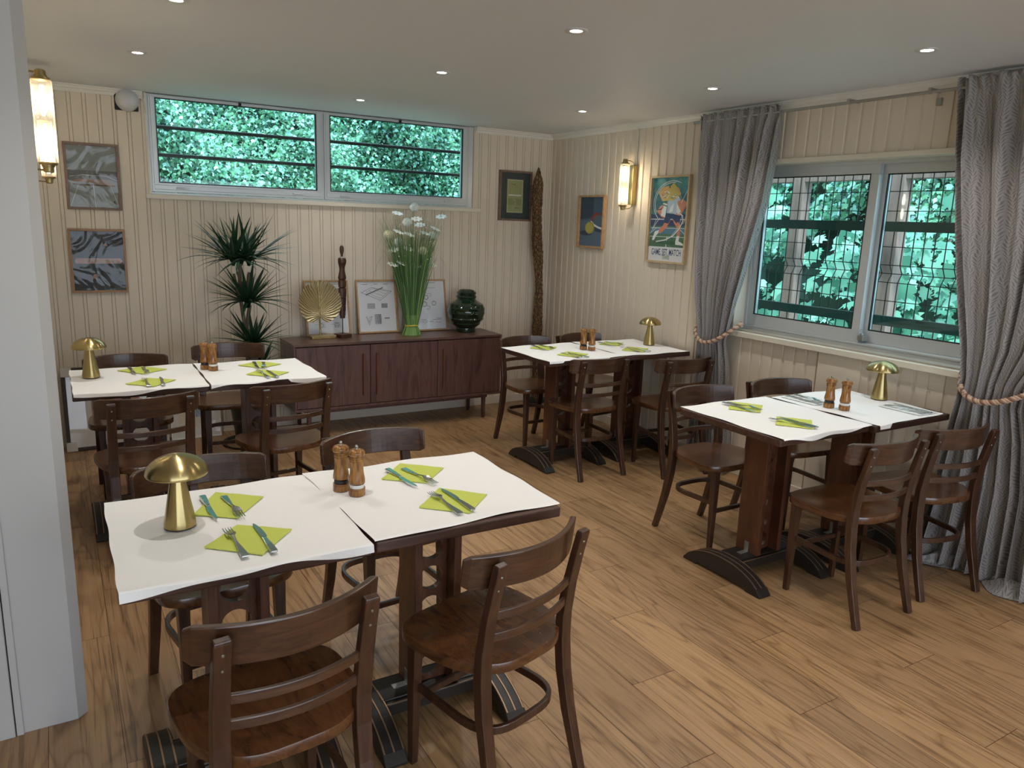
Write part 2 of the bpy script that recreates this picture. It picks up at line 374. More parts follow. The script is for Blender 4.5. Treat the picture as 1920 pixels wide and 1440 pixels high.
struct(mb.build('wall_back', 'wall'))
rw = lambda a, d, z: (d, a, z)
mb = MB(); RY0, RY1, RZ0, RZ1 = -3.98, -2.262, .955, 2.005
for a0, a1, z0, z1 in ((YB, RY0, 0, H), (RY0, RY1, 0, RZ0), (RY0, RY1, RZ1, H), (RY1, 0.0, 0, H)):
    panel_strip(mb, a0, a1, z0, z1, rw, -.0775, gw=.022, gd=.008); mb.box(.0095, .2, a0, a1, z0, z1)
struct(mb.build('wall_right', 'wall'))
mb = MB(); panel_strip(mb, -3.2, 0, 0, H, lambda a, d, z: (XL-d, a, z), 0, gw=.02, gd=.006, two=True); mb.box(XL-.11, XL-.0075, -3.2, 0, 0, H)
struct(mb.build('wall_left', 'wall'))
# wall end (pillar) with chamfered corner and casing strip
mb = MB(); mb.prism([(-4.03, -3.25), (-3.866, -3.25), (-3.862, -3.246), (-3.838, -3.222), (-3.838, -3.2), (XL, -3.2), (XL, -3.05), (-4.03, -3.05)], XY(0), 0, H)
struct(mb.build('wall_pillar', 'pillar', bevel=.0015))
struct(MB().box(-4.09, -4.034, -3.262, -3.1, 0, 2.2).build('trim_1', 'pillar', bevel=.003))
struct(MB().box(-4.031, -4.012, -3.258, -3.252, 0, 2.2).build('trim_2', 'pillar', bevel=.002))
struct(MB().box(-5.1, -4.09, -3.24, -3.2, 0, 2.2).build('doorway_dark', 'outdark'))  # added dark sheet, its colour stands in for the unlit space left of the casing
struct(MB().box(XF, -4.03, -3.2, -3.05, 0, H).build('wall_partition', 'pillar'))
struct(MB().box(XF-.2, XF, YB, -3.05, 0, H).build('wall_far_left', 'wall'))
# wall behind the camera with a wide glazed opening
mb = MB(); mb.box(XF, -6.4, YB-.2, YB, 0, H); mb.box(-.5, 0, YB-.2, YB, 0, H); mb.box(-6.4, -.5, YB-.2, YB, 2.2, H); struct(mb.build('wall_front', 'wall'))
mb = MB()
for k in range(5): xx = -6.4+5.9*k/4; mb.box(xx-.03*(k > 0)-.0, xx+.03*(k < 4), YB-.12, YB-.06, 0.06, 2.2)
mb.box(-6.4, -.5, YB-.12, YB-.06, 0, .06); mb.box(-6.4, -.5, YB-.12, YB-.06, 2.14, 2.2); struct(mb.build('window_3', 'alu'))
# baseboards, crown trims
mb = MB(); mb.box(XL, 0, -.014, 0, 0, .072); struct(mb.build('baseboard_back', 'wall', bevel=.003))
mb = MB(); mb.box(-.014, 0, YB, -.014, 0, .072); struct(mb.build('baseboard_right', 'wall', bevel=.003))
mb = MB(); mb.box(XL, XL+.014, -3.05, -.014, 0, .072); struct(mb.build('baseboard_left', 'wall', bevel=.003))
def crown(name, a0, a1, fn):
    prof = [(0, H-.045), (.008, H-.045), (.012, H-.034), (.012, H-.028), (.02, H-.02), (.022, H-.012), (.032, H-.006), (.032, H), (0, H)]
    mb = MB(); n = len(prof); mb.add([fn(a0, d, z) for d, z in prof]+[fn(a1, d, z) for d, z in prof], [tuple(range(n)), tuple(range(n, 2*n))]+[(j, (j+1) % n, n+(j+1) % n, n+j) for j in range(n)])
    struct(mb.build(name, 'crown'))
crown('trim_3', XL, WX0-.02, lambda a, d, z: (a, -d, z)); crown('trim_4', WX1+.01, 0, lambda a, d, z: (a, -d, z)); crown('trim_5', YB, -.03, lambda a, d, z: (-d, a, z)); crown('trim_6', -3.05, -.03, lambda a, d, z: (XL+d, a, z))
# corner bead
struct(MB().box(-.012, 0, -.012, 0, .072, H-.045).build('trim_7', 'wall'))

# ------------------------------------------------------------ back window
def frame_rect(mb, a0, a1, z0, z1, w, d0, d1, fn, mi=0, wb=None, wt=None):
    wb = wb or w; wt = wt or w
    for p in ((a0, a1, z0, z0+wb), (a0, a1, z1-wt, z1), (a0, a0+w, z0+wb, z1-wt), (a1-w, a1, z0+wb, z1-wt)):
        v = [fn(a, d, z) for z in p[2:] for a, d in ((p[0], d0), (p[1], d0), (p[1], d1), (p[0], d1))]
        mb.add(v, [(0, 3, 2, 1), (4, 5, 6, 7), (0, 1, 5, 4), (1, 2, 6, 5), (2, 3, 7, 6), (3, 0, 4, 7)], mi)
mb = MB(); frame_rect(mb, WX0, WX1-.045, WZ+.0, H-.003, .018, .012, .085, bw)
mb.box(-2.052, -2.022, .02, .085, WZ+.018, H-.02); mb.box(WX1-.045, WX1, .01, .14, WZ, H-.003)
wf = struct(mb.build('window_1', 'alu', bevel=.002))
for a0, a1 in ((WX0+.012, -2.045), (-2.03, WX1-.058)):
    mb = MB(); frame_rect(mb, a0, a1, WZ+.02, H-.006, .045, .004, .05, bw, wb=.062, wt=.022)
    frame_rect(mb, a0+.012, a1-.012, WZ+.036, H-.012, .028, -.002, .01, bw, wb=.03, wt=.01)
    sa = mb.build('window_sash', 'alu', wf, bevel=.002)
    mb = MB(); frame_rect(mb, a0+.043, a1-.043, WZ+.080, H-.026, .006, .002, .02, bw, 0, wb=.006, wt=.006); mb.build('gasket', 'alud', sa)
    mb = MB(); mb.box(a0+.044, a1-.044, .028, .032, WZ+.08, H-.026); mb.build('glass_pane', 'glasswin', sa)
    for q in (.16, .84) if a0 < -3 else (.13, .86):
        xc = a0+(a1-a0)*q; mb = MB(); mb.box(xc-.04, xc+.04, -.012, .004, WZ+.042, WZ+.056); mb.box(xc-.036, xc+.02, -.017, -.012, WZ+.046, WZ+.052); mb.build('window_catch', 'alu', sa, bevel=.002)
    xc = (a0+a1)/2; MB().box(xc-.006, xc+.012, -.012, .004, H-.03, H-.008).build('top_latch', 'alud', sa, bevel=.002)
mb = MB(); mb.box(WX0-.035, WX1+.055, -.036, .012, WZ-.028, WZ+.003); struct(mb.build('trim_8', 'trim', bevel=.004))
struct(MB().box(WX0-.012, WX0, -.006, .0, WZ, H-.04).build('trim_9', 'trim'))
# security bars outside back window
for z in (2.176, 1.987, 1.79):
    mb = MB(); mb.sweep([(-3.4, .3, z), (-.5, .3, z)], .026, .026, ns=10, sm=True); mb.box(-3.4, -3.37, .2, .3, z-.012, z+.012); mb.box(-.53, -.5, .2, .3, z-.012, z+.012)
    tag(mb.build('security_bar', 'black'), {2.176: 'dark round security bar highest outside the high window', 1.987: 'dark round security bar at middle height outside the high window', 1.79: 'dark round security bar lowest outside the high window, along its bottom edge'}[z], 'bar', 'security bars outside the high window')

# ------------------------------------------------------------ right window (sliding)
mb = MB(); frame_rect(mb, RY0, RY1, RZ0+.012, RZ1, .022, .09, .19, rw)
mb.box(.085, .19, RY0+.02, RY1-.02, RZ0+.03, RZ0+.042)
wf = struct(mb.build('window_2', 'alu', bevel=.002))
for (a0, a1, d0, d1) in ((-3.112, RY1-.02, .098, .132), (RY0+.02, -3.085, .142, .172)):
    mb = MB(); L = a1 > -3
    frame_rect(mb, a0, a1, RZ0+.042, RZ1-.012, .052, d0, d1, rw, wb=.072, wt=.062); sa = mb.build('sliding_sash', 'alu', wf, bevel=.002)
    mb = MB(); frame_rect(mb, a0+.05, a1-.05, RZ0+.112, RZ1-.072, .006, d0-.001, d0+.01, rw); mb.build('gasket', 'alud', sa)
    MB().box(d0+.012, d0+.016, a0+.05, a1-.05, RZ0+.112, RZ1-.072).build('glass_pane', 'glasswin', sa)
    if L: MB().box(d0-.006, d0, a1-.034, a1-.016, 1.36, 1.50).build('pull_handle', 'whitemetal', sa, bevel=.002)
mb = MB(); mb.box(.075, .13, -3.155, -3.118, RZ0+.056, RZ0+.086); mb.sweep([(.09, -3.137, RZ0+.086), (.09, -3.137, RZ0+.098)], .02, .02, ns=12); mb.build('window_lock', 'steelm', wf, bevel=.003)
struct(MB().box(-.005, .19, RY0, RY1, RZ0-.005, RZ0+.014).build('trim_10', 'stone', bevel=.002))
struct(MB().box(-.042, .0, RY0-.06, RY1+.03, RZ0-.03, RZ0+.004).build('trim_11', 'trim', bevel=.003))
struct(MB().box(-.018, .09, RY0-.03, RY1+.02, RZ1-.002, RZ1+.026).build('trim_12', 'trim', bevel=.003))
struct(MB().box(-.004, .09, RY1-.001, RY1+.012, RZ0+.01, RZ1).build('trim_13', 'trim'))
struct(MB().box(-.012, .0, -3.225, -2.945, .075, RZ0-.03).build('trim_14', 'wall', bevel=.002))
# outside: mesh panel with V folds, green bars, posts
zs = [2.08, 1.965, 1.85, 1.74, 1.635, 1.537, 1.433, 1.333, 1.226, 1.12, 1.02, .92]
root = empty('mesh_panel', (.36, -3.1, .85), 0, 'dark wire mesh security panel with V-folds outside the sliding window', 'security mesh')
mb = MB(); y = -1.95
while y > -4.35:
    pth = [(0, y+3.1, 1.3), (0, y+3.1, .583), (.03, y+3.1, .533), (0, y+3.1, .483), (0, y+3.1, -.1)]
    mb.sweep(pth, .0045, .0045, side=(0, 1, 0)); y -= .0625
tag(mb.build('vertical_wires', 'alud', root))
mb = MB()
for z in zs: mb.sweep([(.0, 1.15, z-.85), (.0, -1.25, z-.85)], .0045, .0045)
mb.sweep([(.03, 1.15, .533), (.03, -1.25, .533)], .0045, .0045); mb.build('horizontal_wires', 'alud', root)
for z, t in ((1.652, 'upper'), (1.115, 'lower')):
    tag(MB().box(.30, .33, -4.4, -1.9, z-.028, z+.028).box(.2, .3, -1.98, -1.92, z-.02, z+.02).box(.2, .3, -4.38, -4.32, z-.02, z+.02).build('crossbar', 'greenpaint'), f'dark green flat {t} crossbar outside the sliding window', 'bar', 'green crossbars outside the sliding window')
root = empty('pergola', (1.2, -2, -.1), 0, 'weathered pinkish wooden pergola standing outside the sliding window', 'pergola')
for k, (px, py) in enumerate(((0, .28), (0, -.54), (.0, -1.9), (0, 2.0))):
    MB().box(-.05, .05, py-.05, py+.05, 0, 2.20).build('post', 'pinkwood', root, bevel=.004)
MB().box(-.04, .04, -3, 3.0, 2.08, 2.19).build('beam', 'pinkwood', root, bevel=.004)
for k in range(3): MB().box(.2+.7*k-.6, .26+.7*k-.6, -3, 3.0, 2.20, 2.28).build('rafter', 'pinkwood', root, bevel=.004)

# ------------------------------------------------------------ greenery outside
struct(MB().box(-14, 14, -16, 14, -.4, -.14).build('ground', 'gravel'))
def leaves(name, n, posfn, size, shape, mat, label, cat, droop=.5):
    S = np.array(shape); m = len(S); P = posfn(n); sz = size[0]+(size[1]-size[0])*rng.random(n)
    th = rng.random(n)*2*PI
    nrm = rng.normal(0, .55, (n, 3))+np.array(posfn.n); nrm /= np.linalg.norm(nrm, axis=1)[:, None]
    a = np.cross(nrm, np.array([0, 0, 1.0])+rng.normal(0, .4, (n, 3))); a /= np.linalg.norm(a, axis=1)[:, None]; b = np.cross(nrm, a)
    ca, sa_ = np.cos(th*.25-.8), np.sin(th*.25-.8)
    A = a*ca[:, None]+b*sa_[:, None]; B = -a*sa_[:, None]+b*ca[:, None]
    V = P[:, None, :]+sz[:, None, None]*(A[:, None, :]*S[None, :, 0:1]+B[:, None, :]*S[None, :, 1:2]+nrm[:, None, :]*S[None, :, 2:3])
    me = D.meshes.new(name); me.vertices.add(n*m); me.vertices.foreach_set('co', V.reshape(-1).astype(np.float32))
    me.loops.add(n*m); me.loops.foreach_set('vertex_index', np.arange(n*m, dtype=np.int32)); me.polygons.add(n)
    me.polygons.foreach_set('loop_start', np.arange(0, n*m, m, dtype=np.int32)); me.polygons.foreach_set('loop_total', np.full(n, m, dtype=np.int32))
    me.update(); me.validate()
    at = me.attributes.new('rnd', 'FLOAT', 'FACE'); at.data.foreach_set('value', rng.random(n).astype(np.float32))
    me.materials.append(M[mat]); o = D.objects.new(name, me); COL.objects.link(o); return tag(o, label, cat, kind='stuff')
IVY = [(0, -.5, 0), (.3, -.28, .05), (.42, .05, .0), (.2, .2, .06), (0, .6, -.05), (-.2, .2, .06), (-.42, .05, 0), (-.3, -.28, .05)]
MAP = [(0, -.45, 0), (.2, -.5, .03), (.5, -.32, -.03), (.38, -.12, .04), (.62, .12, -.08), (.3, .12, .05), (.34, .34, 0), (.12, .3, .04), (0, .66, -.1), (-.12, .3, .04), (-.34, .34, 0), (-.3, .12, .05), (-.62, .12, -.08), (-.38, -.12, .04), (-.5, -.32, -.03), (-.2, -.5, .03)]
def bumps(u, v, s): return .35*np.sin(u*1.7+s)*np.cos(v*2.3+s*2)+.22*np.sin(u*4.1+v*3.3+s)+.12*np.sin(u*9+s*3)*np.sin(v*8)
def posA(n):
    u = rng.uniform(-5.6, 2.2, n); v = rng.uniform(1.0, 4.2, n)
    return np.stack([u, 3.0+(v-1)*.35+bumps(u, v, 1)*1.0+rng.uniform(-.05, .4, n), v], 1)
posA.n = (0, -.9, .7)
leaves('leafy_hedge', 110000, posA, (.022, .062), IVY, 'ivy', 'dense bright green leafy hedge seen through the high window', 'hedge')
def posB(n):
    u = rng.uniform(-4.6, 3.4, n); v = rng.uniform(1.45, 4.2, n)+.25*np.sin(u*2.3)
    return np.stack([4.8+bumps(u, v, 2)*1.2+rng.uniform(0, .6, n), u, v], 1)
posB.n = (-.9, 0, .7)
leaves('hedge_foliage', 26000, posB, (.045, .10), IVY, 'ivy', 'small-leaved green hedge at the back of the sliding window view', 'hedge')
def posC(n):
    c = rng.integers(0, 16, n); cy = np.array([-2.2, -1.7, -1.75, -.4, .75, .8, -2.6, -.8, .4, 1.4, -1.5, 0, -2.9, 2.0, -3.4, -.2])[c]; cz = np.array([1.0, .7, 1.45, .8, 1.55, .6, .5, .45, 1.0, 1.1, 1.5, .4, 1.2, .7, .8, 1.75])[c]
    return np.stack([2.5+rng.normal(0, .28, n)+.35*np.sin(c*2.1), cy+rng.normal(0, .26, n), cz-.1+rng.normal(0, .2, n)], 1)
posC.n = (-.8, -.1, .65)
leaves('maple_foliage', 1500, posC, (.09, .18), MAP, 'maple', 'large lobed pale green leaves behind the wire mesh panel', 'foliage')
# dark thicket backing
def backing(name, fn, lab):
    mb = MB(); nu, nv = 60, 30; V = []
    for i in range(nu+1):
        for j in range(nv+1): V.append(fn(i/nu, j/nv))
    mb.add(V, [(i*(nv+1)+j, (i+1)*(nv+1)+j, (i+1)*(nv+1)+j+1, i*(nv+1)+j+1) for i in range(nu) for j in range(nv)], 0, True); tag(mb.build(name, 'thicket'), lab, 'shrubs', kind='stuff')
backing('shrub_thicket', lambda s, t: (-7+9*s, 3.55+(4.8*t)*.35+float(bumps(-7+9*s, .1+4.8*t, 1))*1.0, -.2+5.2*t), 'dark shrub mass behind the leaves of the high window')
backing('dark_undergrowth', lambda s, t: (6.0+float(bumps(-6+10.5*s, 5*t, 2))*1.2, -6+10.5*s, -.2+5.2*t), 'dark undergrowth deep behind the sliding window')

# ------------------------------------------------------------ downlights
def make_downlight():
    r = empty('downlight', (0, 0, 0), 0, 'x', 'ceiling light', 'recessed ceiling spotlights')
    mb = MB(); mb.lathe([(.024, -.001), (.026, -.004), (.042, -.0055), (.047, -.003), (.047, 0)], 36, cap=False); mb.build('trim_ring', 'whitemetal', r)
    mb = MB(); mb.lathe([(.0, -.0035), (.020, -.0035), (.024, -.002)], 28, cap=False); mb.build('bulb_lens', 'spot', r)
    return r
DL = [(-3.361, -2.547, 'round recessed spotlight in the top left of the ceiling, cut by the photo top'), (-3.388, -1.388, 'round recessed spotlight nearest the left wall and its glass sconces'),
      (-1.998, -1.946, 'recessed spotlight in the ceiling middle, above the right half of the high window'), (-2.004, -.719, 'recessed spotlight closest to the high window, right above its middle'),
      (-1.955, -3.10, 'largest lit recessed spotlight, near the top centre of the photo'), (-.639, -2.541, 'recessed spotlight in front of the left grey curtain'),
      (-.655, -1.347, 'recessed spotlight nearest the room corner, above the wall sconce side'), (-.64, -3.757, 'recessed spotlight near the right grey curtain at the photo right'),
      (-3.36, -3.75, 'recessed spotlight over the foreground table, outside the frame'), (-1.96, -4.3, 'recessed spotlight behind the ceiling view, outside the frame'),
      (-.64, -5.0, 'recessed spotlight by the right wall, outside the frame'), (-3.36, -5.6, 'recessed spotlight beside the camera, outside the frame'), (-1.96, -5.6, 'recessed spotlight right of the camera, outside the frame')]
proto = make_downlight()
for k, (x, y, lb) in enumerate(DL):
    o = proto if k == 0 else tree_copy(proto)
    o.location = (x, y, H); o['label'] = lb
    light('downlight_beam', 'SPOT', (x, y, H-.012), SPOT_W, (1, .96, .91), spot_size=math.radians(125), spot_blend=.8, shadow_soft_size=.022)

# ------------------------------------------------------------ sconces (local +X into room)
def make_sconce():
    r = empty('wall_sconce', (0, 0, 0), 0, 'x', 'wall lamp', 'ribbed glass wall sconces')
    MB().box(0, .045, -.022, .022, -.145, .145).build('wall_plate', 'brass_dark', r, bevel=.002)
    for s in (-1, 1):
        pth = [(.02, 0, s*.14)]+[(.02+.09*math.sin(a)*1.0 if False else .02+.045*(1-math.cos(a)), 0, s*(.14+.035*math.sin(a))) for a in np.linspace(.2, PI/2, 6)]+[(.105, 0, s*.177)]
        mb = MB(); mb.sweep(pth, .007, .007, ns=8, sm=True); mb.build('arm', 'brass_dark', r)
        pf = [(.0, .186), (.012, .186), (.018, .182), (.019, .166), (.022, .165), (.023, .158), (.031, .157), (.033, .15), (.031, .147), (.0, .146)]
        mb = MB(); mb.lathe([(a, s*z) for a, z in pf], 32, (.108, 0, 0), cap=False); mb.build('end_cap', 'brass_dark', r)
    mb = MB(); mb.lathe([(.034, -.148), (.034, .148)], 144, (.108, 0, 0), rib=.05, ribn=24, cap=False); mb.build('ribbed_glass_tube', 'tubeglass', r)
    for s in (-1, 1):
        mb = MB(); mb.lathe([(.0, .02), (.006, .024), (.013, .045), (.014, .075), (.009, .10), (.006, .13)] if s > 0 else [(.0, -.02), (.006, -.024), (.013, -.045), (.014, -.075), (.009, -.10), (.006, -.13)], 16, (.108, 0, 0), cap=False); mb.build('bulb', 'bulb', r)
    return r
proto = make_sconce()
for k, (loc, rz, lb) in enumerate((((-.002, -1.165, 1.908), PI, 'lit ribbed glass sconce on the right wall between the two framed tennis pictures'),
        ((XL+.002, -2.295, 1.913), 0, 'large lit ribbed glass sconce nearest the camera beside the pillar'), ((XL+.002, -.70, 1.913), 0, 'lit ribbed glass sconce half hidden behind the nearer one at the left wall'))):
    o = proto if k == 0 else tree_copy(proto)
    o.location = loc; o.rotation_euler = (0, 0, rz); o['label'] = lb
    sx = -1 if k == 0 else 1
    for dz in (-.065, .065): light('sconce_glow', 'POINT', (loc[0]+sx*.108, loc[1], loc[2]+dz), SCONCE_W, (1, .86, .68), shadow_soft_size=.014)
mb = MB(); mb.box(-.012, -.002, -1.172, -1.158, 2.055, 2.33); tag(mb.build('cable_conduit', 'trim', bevel=.002), 'slim vertical cable cover running from the sconce up to the ceiling', 'conduit')

# ------------------------------------------------------------ chairs
def make_chair():
    r = empty('bentwood_chair', (0, 0, 0), 0, 'x', 'chair', 'dark bentwood chairs around the tables')
    # seat: rounded trapezoid, chair looks along +Y, origin between rear feet
    n = 56; out = []
    for k in range(n):
        a = 2*PI*k/n; c, s = math.cos(a), math.sin(a); p = .52
        x = abs(c)**p*(1 if c > 0 else -1); y = abs(s)**(.78 if s < 0 else .50)*(1 if s > 0 else -1)
        w = .198+.024*(y*.5+.5)-.032*max(0, -y)**2; out.append((x*w, .237+y*.19))
    cx, cy = 0, .237
    rings = [(.9, .430), (.99, .4305), (1.0, .434), (1.0, .456), (.992, .4602), (.96, .4605), (.7, .456), (.35, .4525), (.02, .4515)]
    V = [(cx+(x-cx)*s, cy+(y-cy)*s, z) for s, z in rings for x, y in out]
    F = [(i*n+k, i*n+(k+1) % n, (i+1)*n+(k+1) % n, (i+1)*n+k) for i in range(len(rings)-1) for k in range(n)]+[tuple(range(n))[::-1], tuple((len(rings)-1)*n+k for k in range(n))]
    MB().add(V, F, 0, True).build('seat', 'seat', r)
    # rear legs / back posts
    pth = [(.170, -.002, 0), (.169, .022, .08), (.167, .055, .2), (.165, .078, .32), (.164, .087, .42), (.164, .085, .5), (.164, .070, .6), (.164, .048, .70), (.164, .0325, .762), (.164, .031, .770)]
    for s in (-1, 1):
        mb = MB(); mb.sweep([(s*x, y, z) for x, y, z in pth], [.030, .031, .035, .038, .040, .040, .039, .037, .037, .034], [.024, .025, .029, .031, .031, .028, .024, .022, .021, .018], side=(1, 0, 0)); mb.build('rear_leg', 'chair', r, bevel=.0025)
        mb = MB(); mb.sweep([(s*.152, .385, 0), (s*.150, .382, .3), (s*.150, .378, .43)], [.022, .031, .036], [.022, .031, .036], side=(1, 0, 0)); mb.build('front_leg', 'chair', r, bevel=.002)
        for z in (.735, .695):
            yy = (.0383-.0108 if z > .7 else .0494-.0112)
            mb = MB(); mb.lathe([(0, .0022), (.0026, .0018), (.0038, -.001)], 10, cap=False); mb.build('rivet', 'steelm', r, loc=(s*.164, yy, z), rot=(PI/2+.28, 0, 0))
    # top rail: bent, ends reaching forward, clipped lower corners
    n = 22; V = []
    for k in range(n+1):
        x = -.222+.444*k/n; e = abs(x)/.222; yc = .012+1.75*x*x; cut = max(0, e-.93)/.07
        zb = .686+.012*cut*cut; zt = .782-.008*cut**2-.004*e*e; nx = -2*1.75*x; ln = math.hypot(nx, 1); nx, ny = nx/ln, 1/ln; t = .009*(1-.25*cut)
        xe = x*(1-.02*cut*cut)
        V += [(xe-nx*t, yc-ny*t, zb), (xe+nx*t, yc+ny*t, zb), (xe+nx*t, yc+ny*t-.012, zt), (xe-nx*t, yc-ny*t-.012, zt)]
    F = [(i*4+k, i*4+(k+1) % 4, (i+1)*4+(k+1) % 4, (i+1)*4+k) for i in range(n) for k in range(4)]+[(0, 1, 2, 3), (n*4+3, n*4+2, n*4+1, n*4)]
    V = [(x, y+.0285, z) for x, y, z in V]
    MB().add(V, F, 0, False).build('back_rail', 'rail', r, bevel=.0032, seg=2)
    for z, y0 in ((.612, .070), (.545, .080)):
        p = [(x, y0-.034*(1-(x/.16)**2), z) for x in np.linspace(-.158, .158, 13)]
        mb = MB(); mb.sweep(p, .024, .011, side=(0, 0, 1)); mb.build('back_slat', 'rail', r, bevel=.002)
    # hoop stretcher and front stretcher
    p = [(-.142, .372, .255)]+[(-.149*math.cos(a)**.55 if math.cos(a) > 0 else 0, .19-.125*math.sin(a)**.8, .25) for a in np.linspace(0.001, PI/2, 11)]
    p = p[:-1]+[(0, .065, .25)]; p = p+[(-x, y, z) for x, y, z in p[::-1][1:]]
    mb = MB(); mb.sweep(p, .024, .014, side=(0, 0, 1)); mb.build('hoop_stretcher', 'chair', r, bevel=.002)
    mb = MB(); mb.sweep([(-.14, .382, .215), (.14, .382, .215)], .022, .014, side=(0, 0, 1)); mb.build('front_stretcher', 'chair', r, bevel=.003)
    return r
CH = [(-.917, -4.087, -2.1, 'dark bentwood chair at the window table, front left, back turned to camera'),
      (-.432, -4.091, -10.7, 'dark bentwood chair nearest the right grey curtain, back turned to camera'),
      (-.883, -2.093, -1.6, 'dark bentwood chair at the corner table, front left, back turned to camera'),
      (-.354, -2.296, -6.1, 'dark bentwood chair between corner table and left grey curtain, back turned'),
      (-3.491, -2.162, 5.4, 'dark bentwood chair at the far left table, back turned, close to the pillar'),
      (-2.82, -2.122, 9.8, 'dark bentwood chair with back turned, in front of the sideboard left end'),
      (-3.423, -4.335, 6.2, 'dark bentwood chair closest to the camera, cut off by the bottom of the photo'),
      (-2.756, -4.265, 15.7, 'dark bentwood chair at the foreground table, front right, whole seat in view'),
      (-.890, -1.000, 180.3, 'dark bentwood chair behind the corner table, right of the sideboard, facing the camera'),
      (-.41, -1.0, 188.2, 'dark bentwood chair behind the corner table, only its top rail showing'),
      (-.930, -2.85, 180.5, 'dark bentwood chair behind the window table, its legs left of the table post'),
      (-.337, -2.873, 172.7, 'dark bentwood chair behind the window table, closest to the window sill'),
      (-3.511, -.888, 178.4, 'dark bentwood chair behind the far left table, under the two framed pictures'),
      (-2.9, -.66, 173.7, 'dark bentwood chair in front of the tall spiky potted plant, facing the camera'),
      (-3.462, -3.068, 187.1, 'dark bentwood chair behind the foreground table, just behind its mushroom lamp'),
      (-2.818, -2.981, 185.1, 'dark bentwood chair behind the foreground table, just behind its pepper mills')]
proto = make_chair()
for k, (x, y, a, lb) in enumerate(CH):
    o = proto if k == 0 else tree_copy(proto)
    o.location = (x, y, 0); o.rotation_euler = (0, 0, math.radians(a)); o['label'] = lb

# ------------------------------------------------------------ tables
TT = .758     # tabletop upper face
def make_table():
    r = empty('pedestal_table', (0, 0, 0), 0, 'x', 'table', 'square pedestal tables pushed together in pairs')
    MB().box(-.296, .296, -.3, .3, TT-.032, TT).build('tabletop', 'tablewood', r, bevel=.005)
    MB().box(-.10, .10, -.2, .2, TT-.05, TT-.032).build('underframe', 'post', r)
    for s in (-1, 1):
        MB().box(s*.068-.013, s*.068+.013, -.066, .066, .098, TT-.05).build('post', 'post', r, bevel=.002)
    # holed panel
    mb = MB(); zz = .076; ch = .105; hw = .055; t = .011; rr = .041; nseg = 32
    for c in range(6):
        zc = zz+ch*(c+.5)+.02; V = []
        for k in range(nseg):
            a = 2*PI*k/nseg; ca, sa = math.cos(a), math.sin(a); q = min(hw/abs(ca) if abs(ca) > 1e-6 else 9, (ch/2)/abs(sa) if abs(sa) > 1e-6 else 9)
            V += [(rr*ca, -t, zc+rr*sa), (q*ca, -t, zc+q*sa), (rr*ca, t, zc+rr*sa), (q*ca, t, zc+q*sa)]
        F = []
        for k in range(nseg):
            a, b = 4*k, 4*((k+1) % nseg); F += [(a, a+1, b+1, b), (a+2, b+2, b+3, a+3), (a, b, b+2, a+2)]
        mb.add(V, F)
    z0, z1 = zz+.02, zz+.02+6*ch
    mb.build('pierced_panel', 'post', r)
    mb = MB(); mb.box(-.19, .19, -.055, .055, .062, .098); mb.box(-.19, .19, -.075, -.055, .05, .092); mb.box(-.19, .19, .055, .075, .05, .092); mb.build('crossbar', 'foot', r, bevel=.003)
    for s in (-1, 1): MB().box(-.19, .19, s*.072-.0015, s*.072+.0015, .0915, .0935).build('gilt_edge', 'brassline', r)
    for s in (-1, 1):
        n = 20; L = .242; top = []
        for k in range(n+1):
            y = -L+2*L*k/n; u = abs(y)/L; top.append((y, .010+.088*(1-u**2.3)**.8))
        low = [(L, 0), (L*.66, 0), (L*.6, .014), (-L*.6, .014), (-L*.66, 0), (-L, 0)]
        mb = MB(); mb.prism(top+low, YZ(s*.212-.036), 0, .072); f = mb.build('foot', 'foot', r, bevel=.003)
        for d in (-.030, 0, .030):
            mb = MB(); mb.sweep([(s*.212+d, y, z+.0004) for y, z in top[1:-1]], .0045, .003, side=(1, 0, 0)); mb.build('gilt_line', 'brassline', f)
    for s in (-1, 1):
        mb = MB(); mb.box(s*.081, s*.083, -.012, .012, .099, .15) if s > 0 else mb.box(-.083, -.081, -.012, .012, .099, .15)
        mb.box(min(s*.083, s*.13), max(s*.083, s*.13), -.012, .012, .0985, .101); mb.build('angle_bracket', 'steelm', r)
    return r
TB = [(-3.452, -3.700, 'foreground pair, left one, under the large mushroom lamp'), (-2.845, -3.695, 'foreground pair, right one, beneath the nearest mills'),
      (-.999, -3.470, 'window pair, left one, with lit brown post'), (-.405, -3.500, 'window pair, right one, against the wall'),
      (-.925, -1.625, 'corner pair, left one, nearest the sideboard'), (-.332, -1.625, 'corner pair, right one, against the right wall'),
      (-3.503, -1.555, 'far left pair, left one, beside the pillar'), (-2.909, -1.560, 'far left pair, right one, before the sideboard')]
proto = make_table()
for k, (x, y, lb) in enumerate(TB):
    o = proto if k == 0 else tree_copy(proto)
    o.location = (x, y, 0); o['label'] = 'square dark pedestal table, '+lb
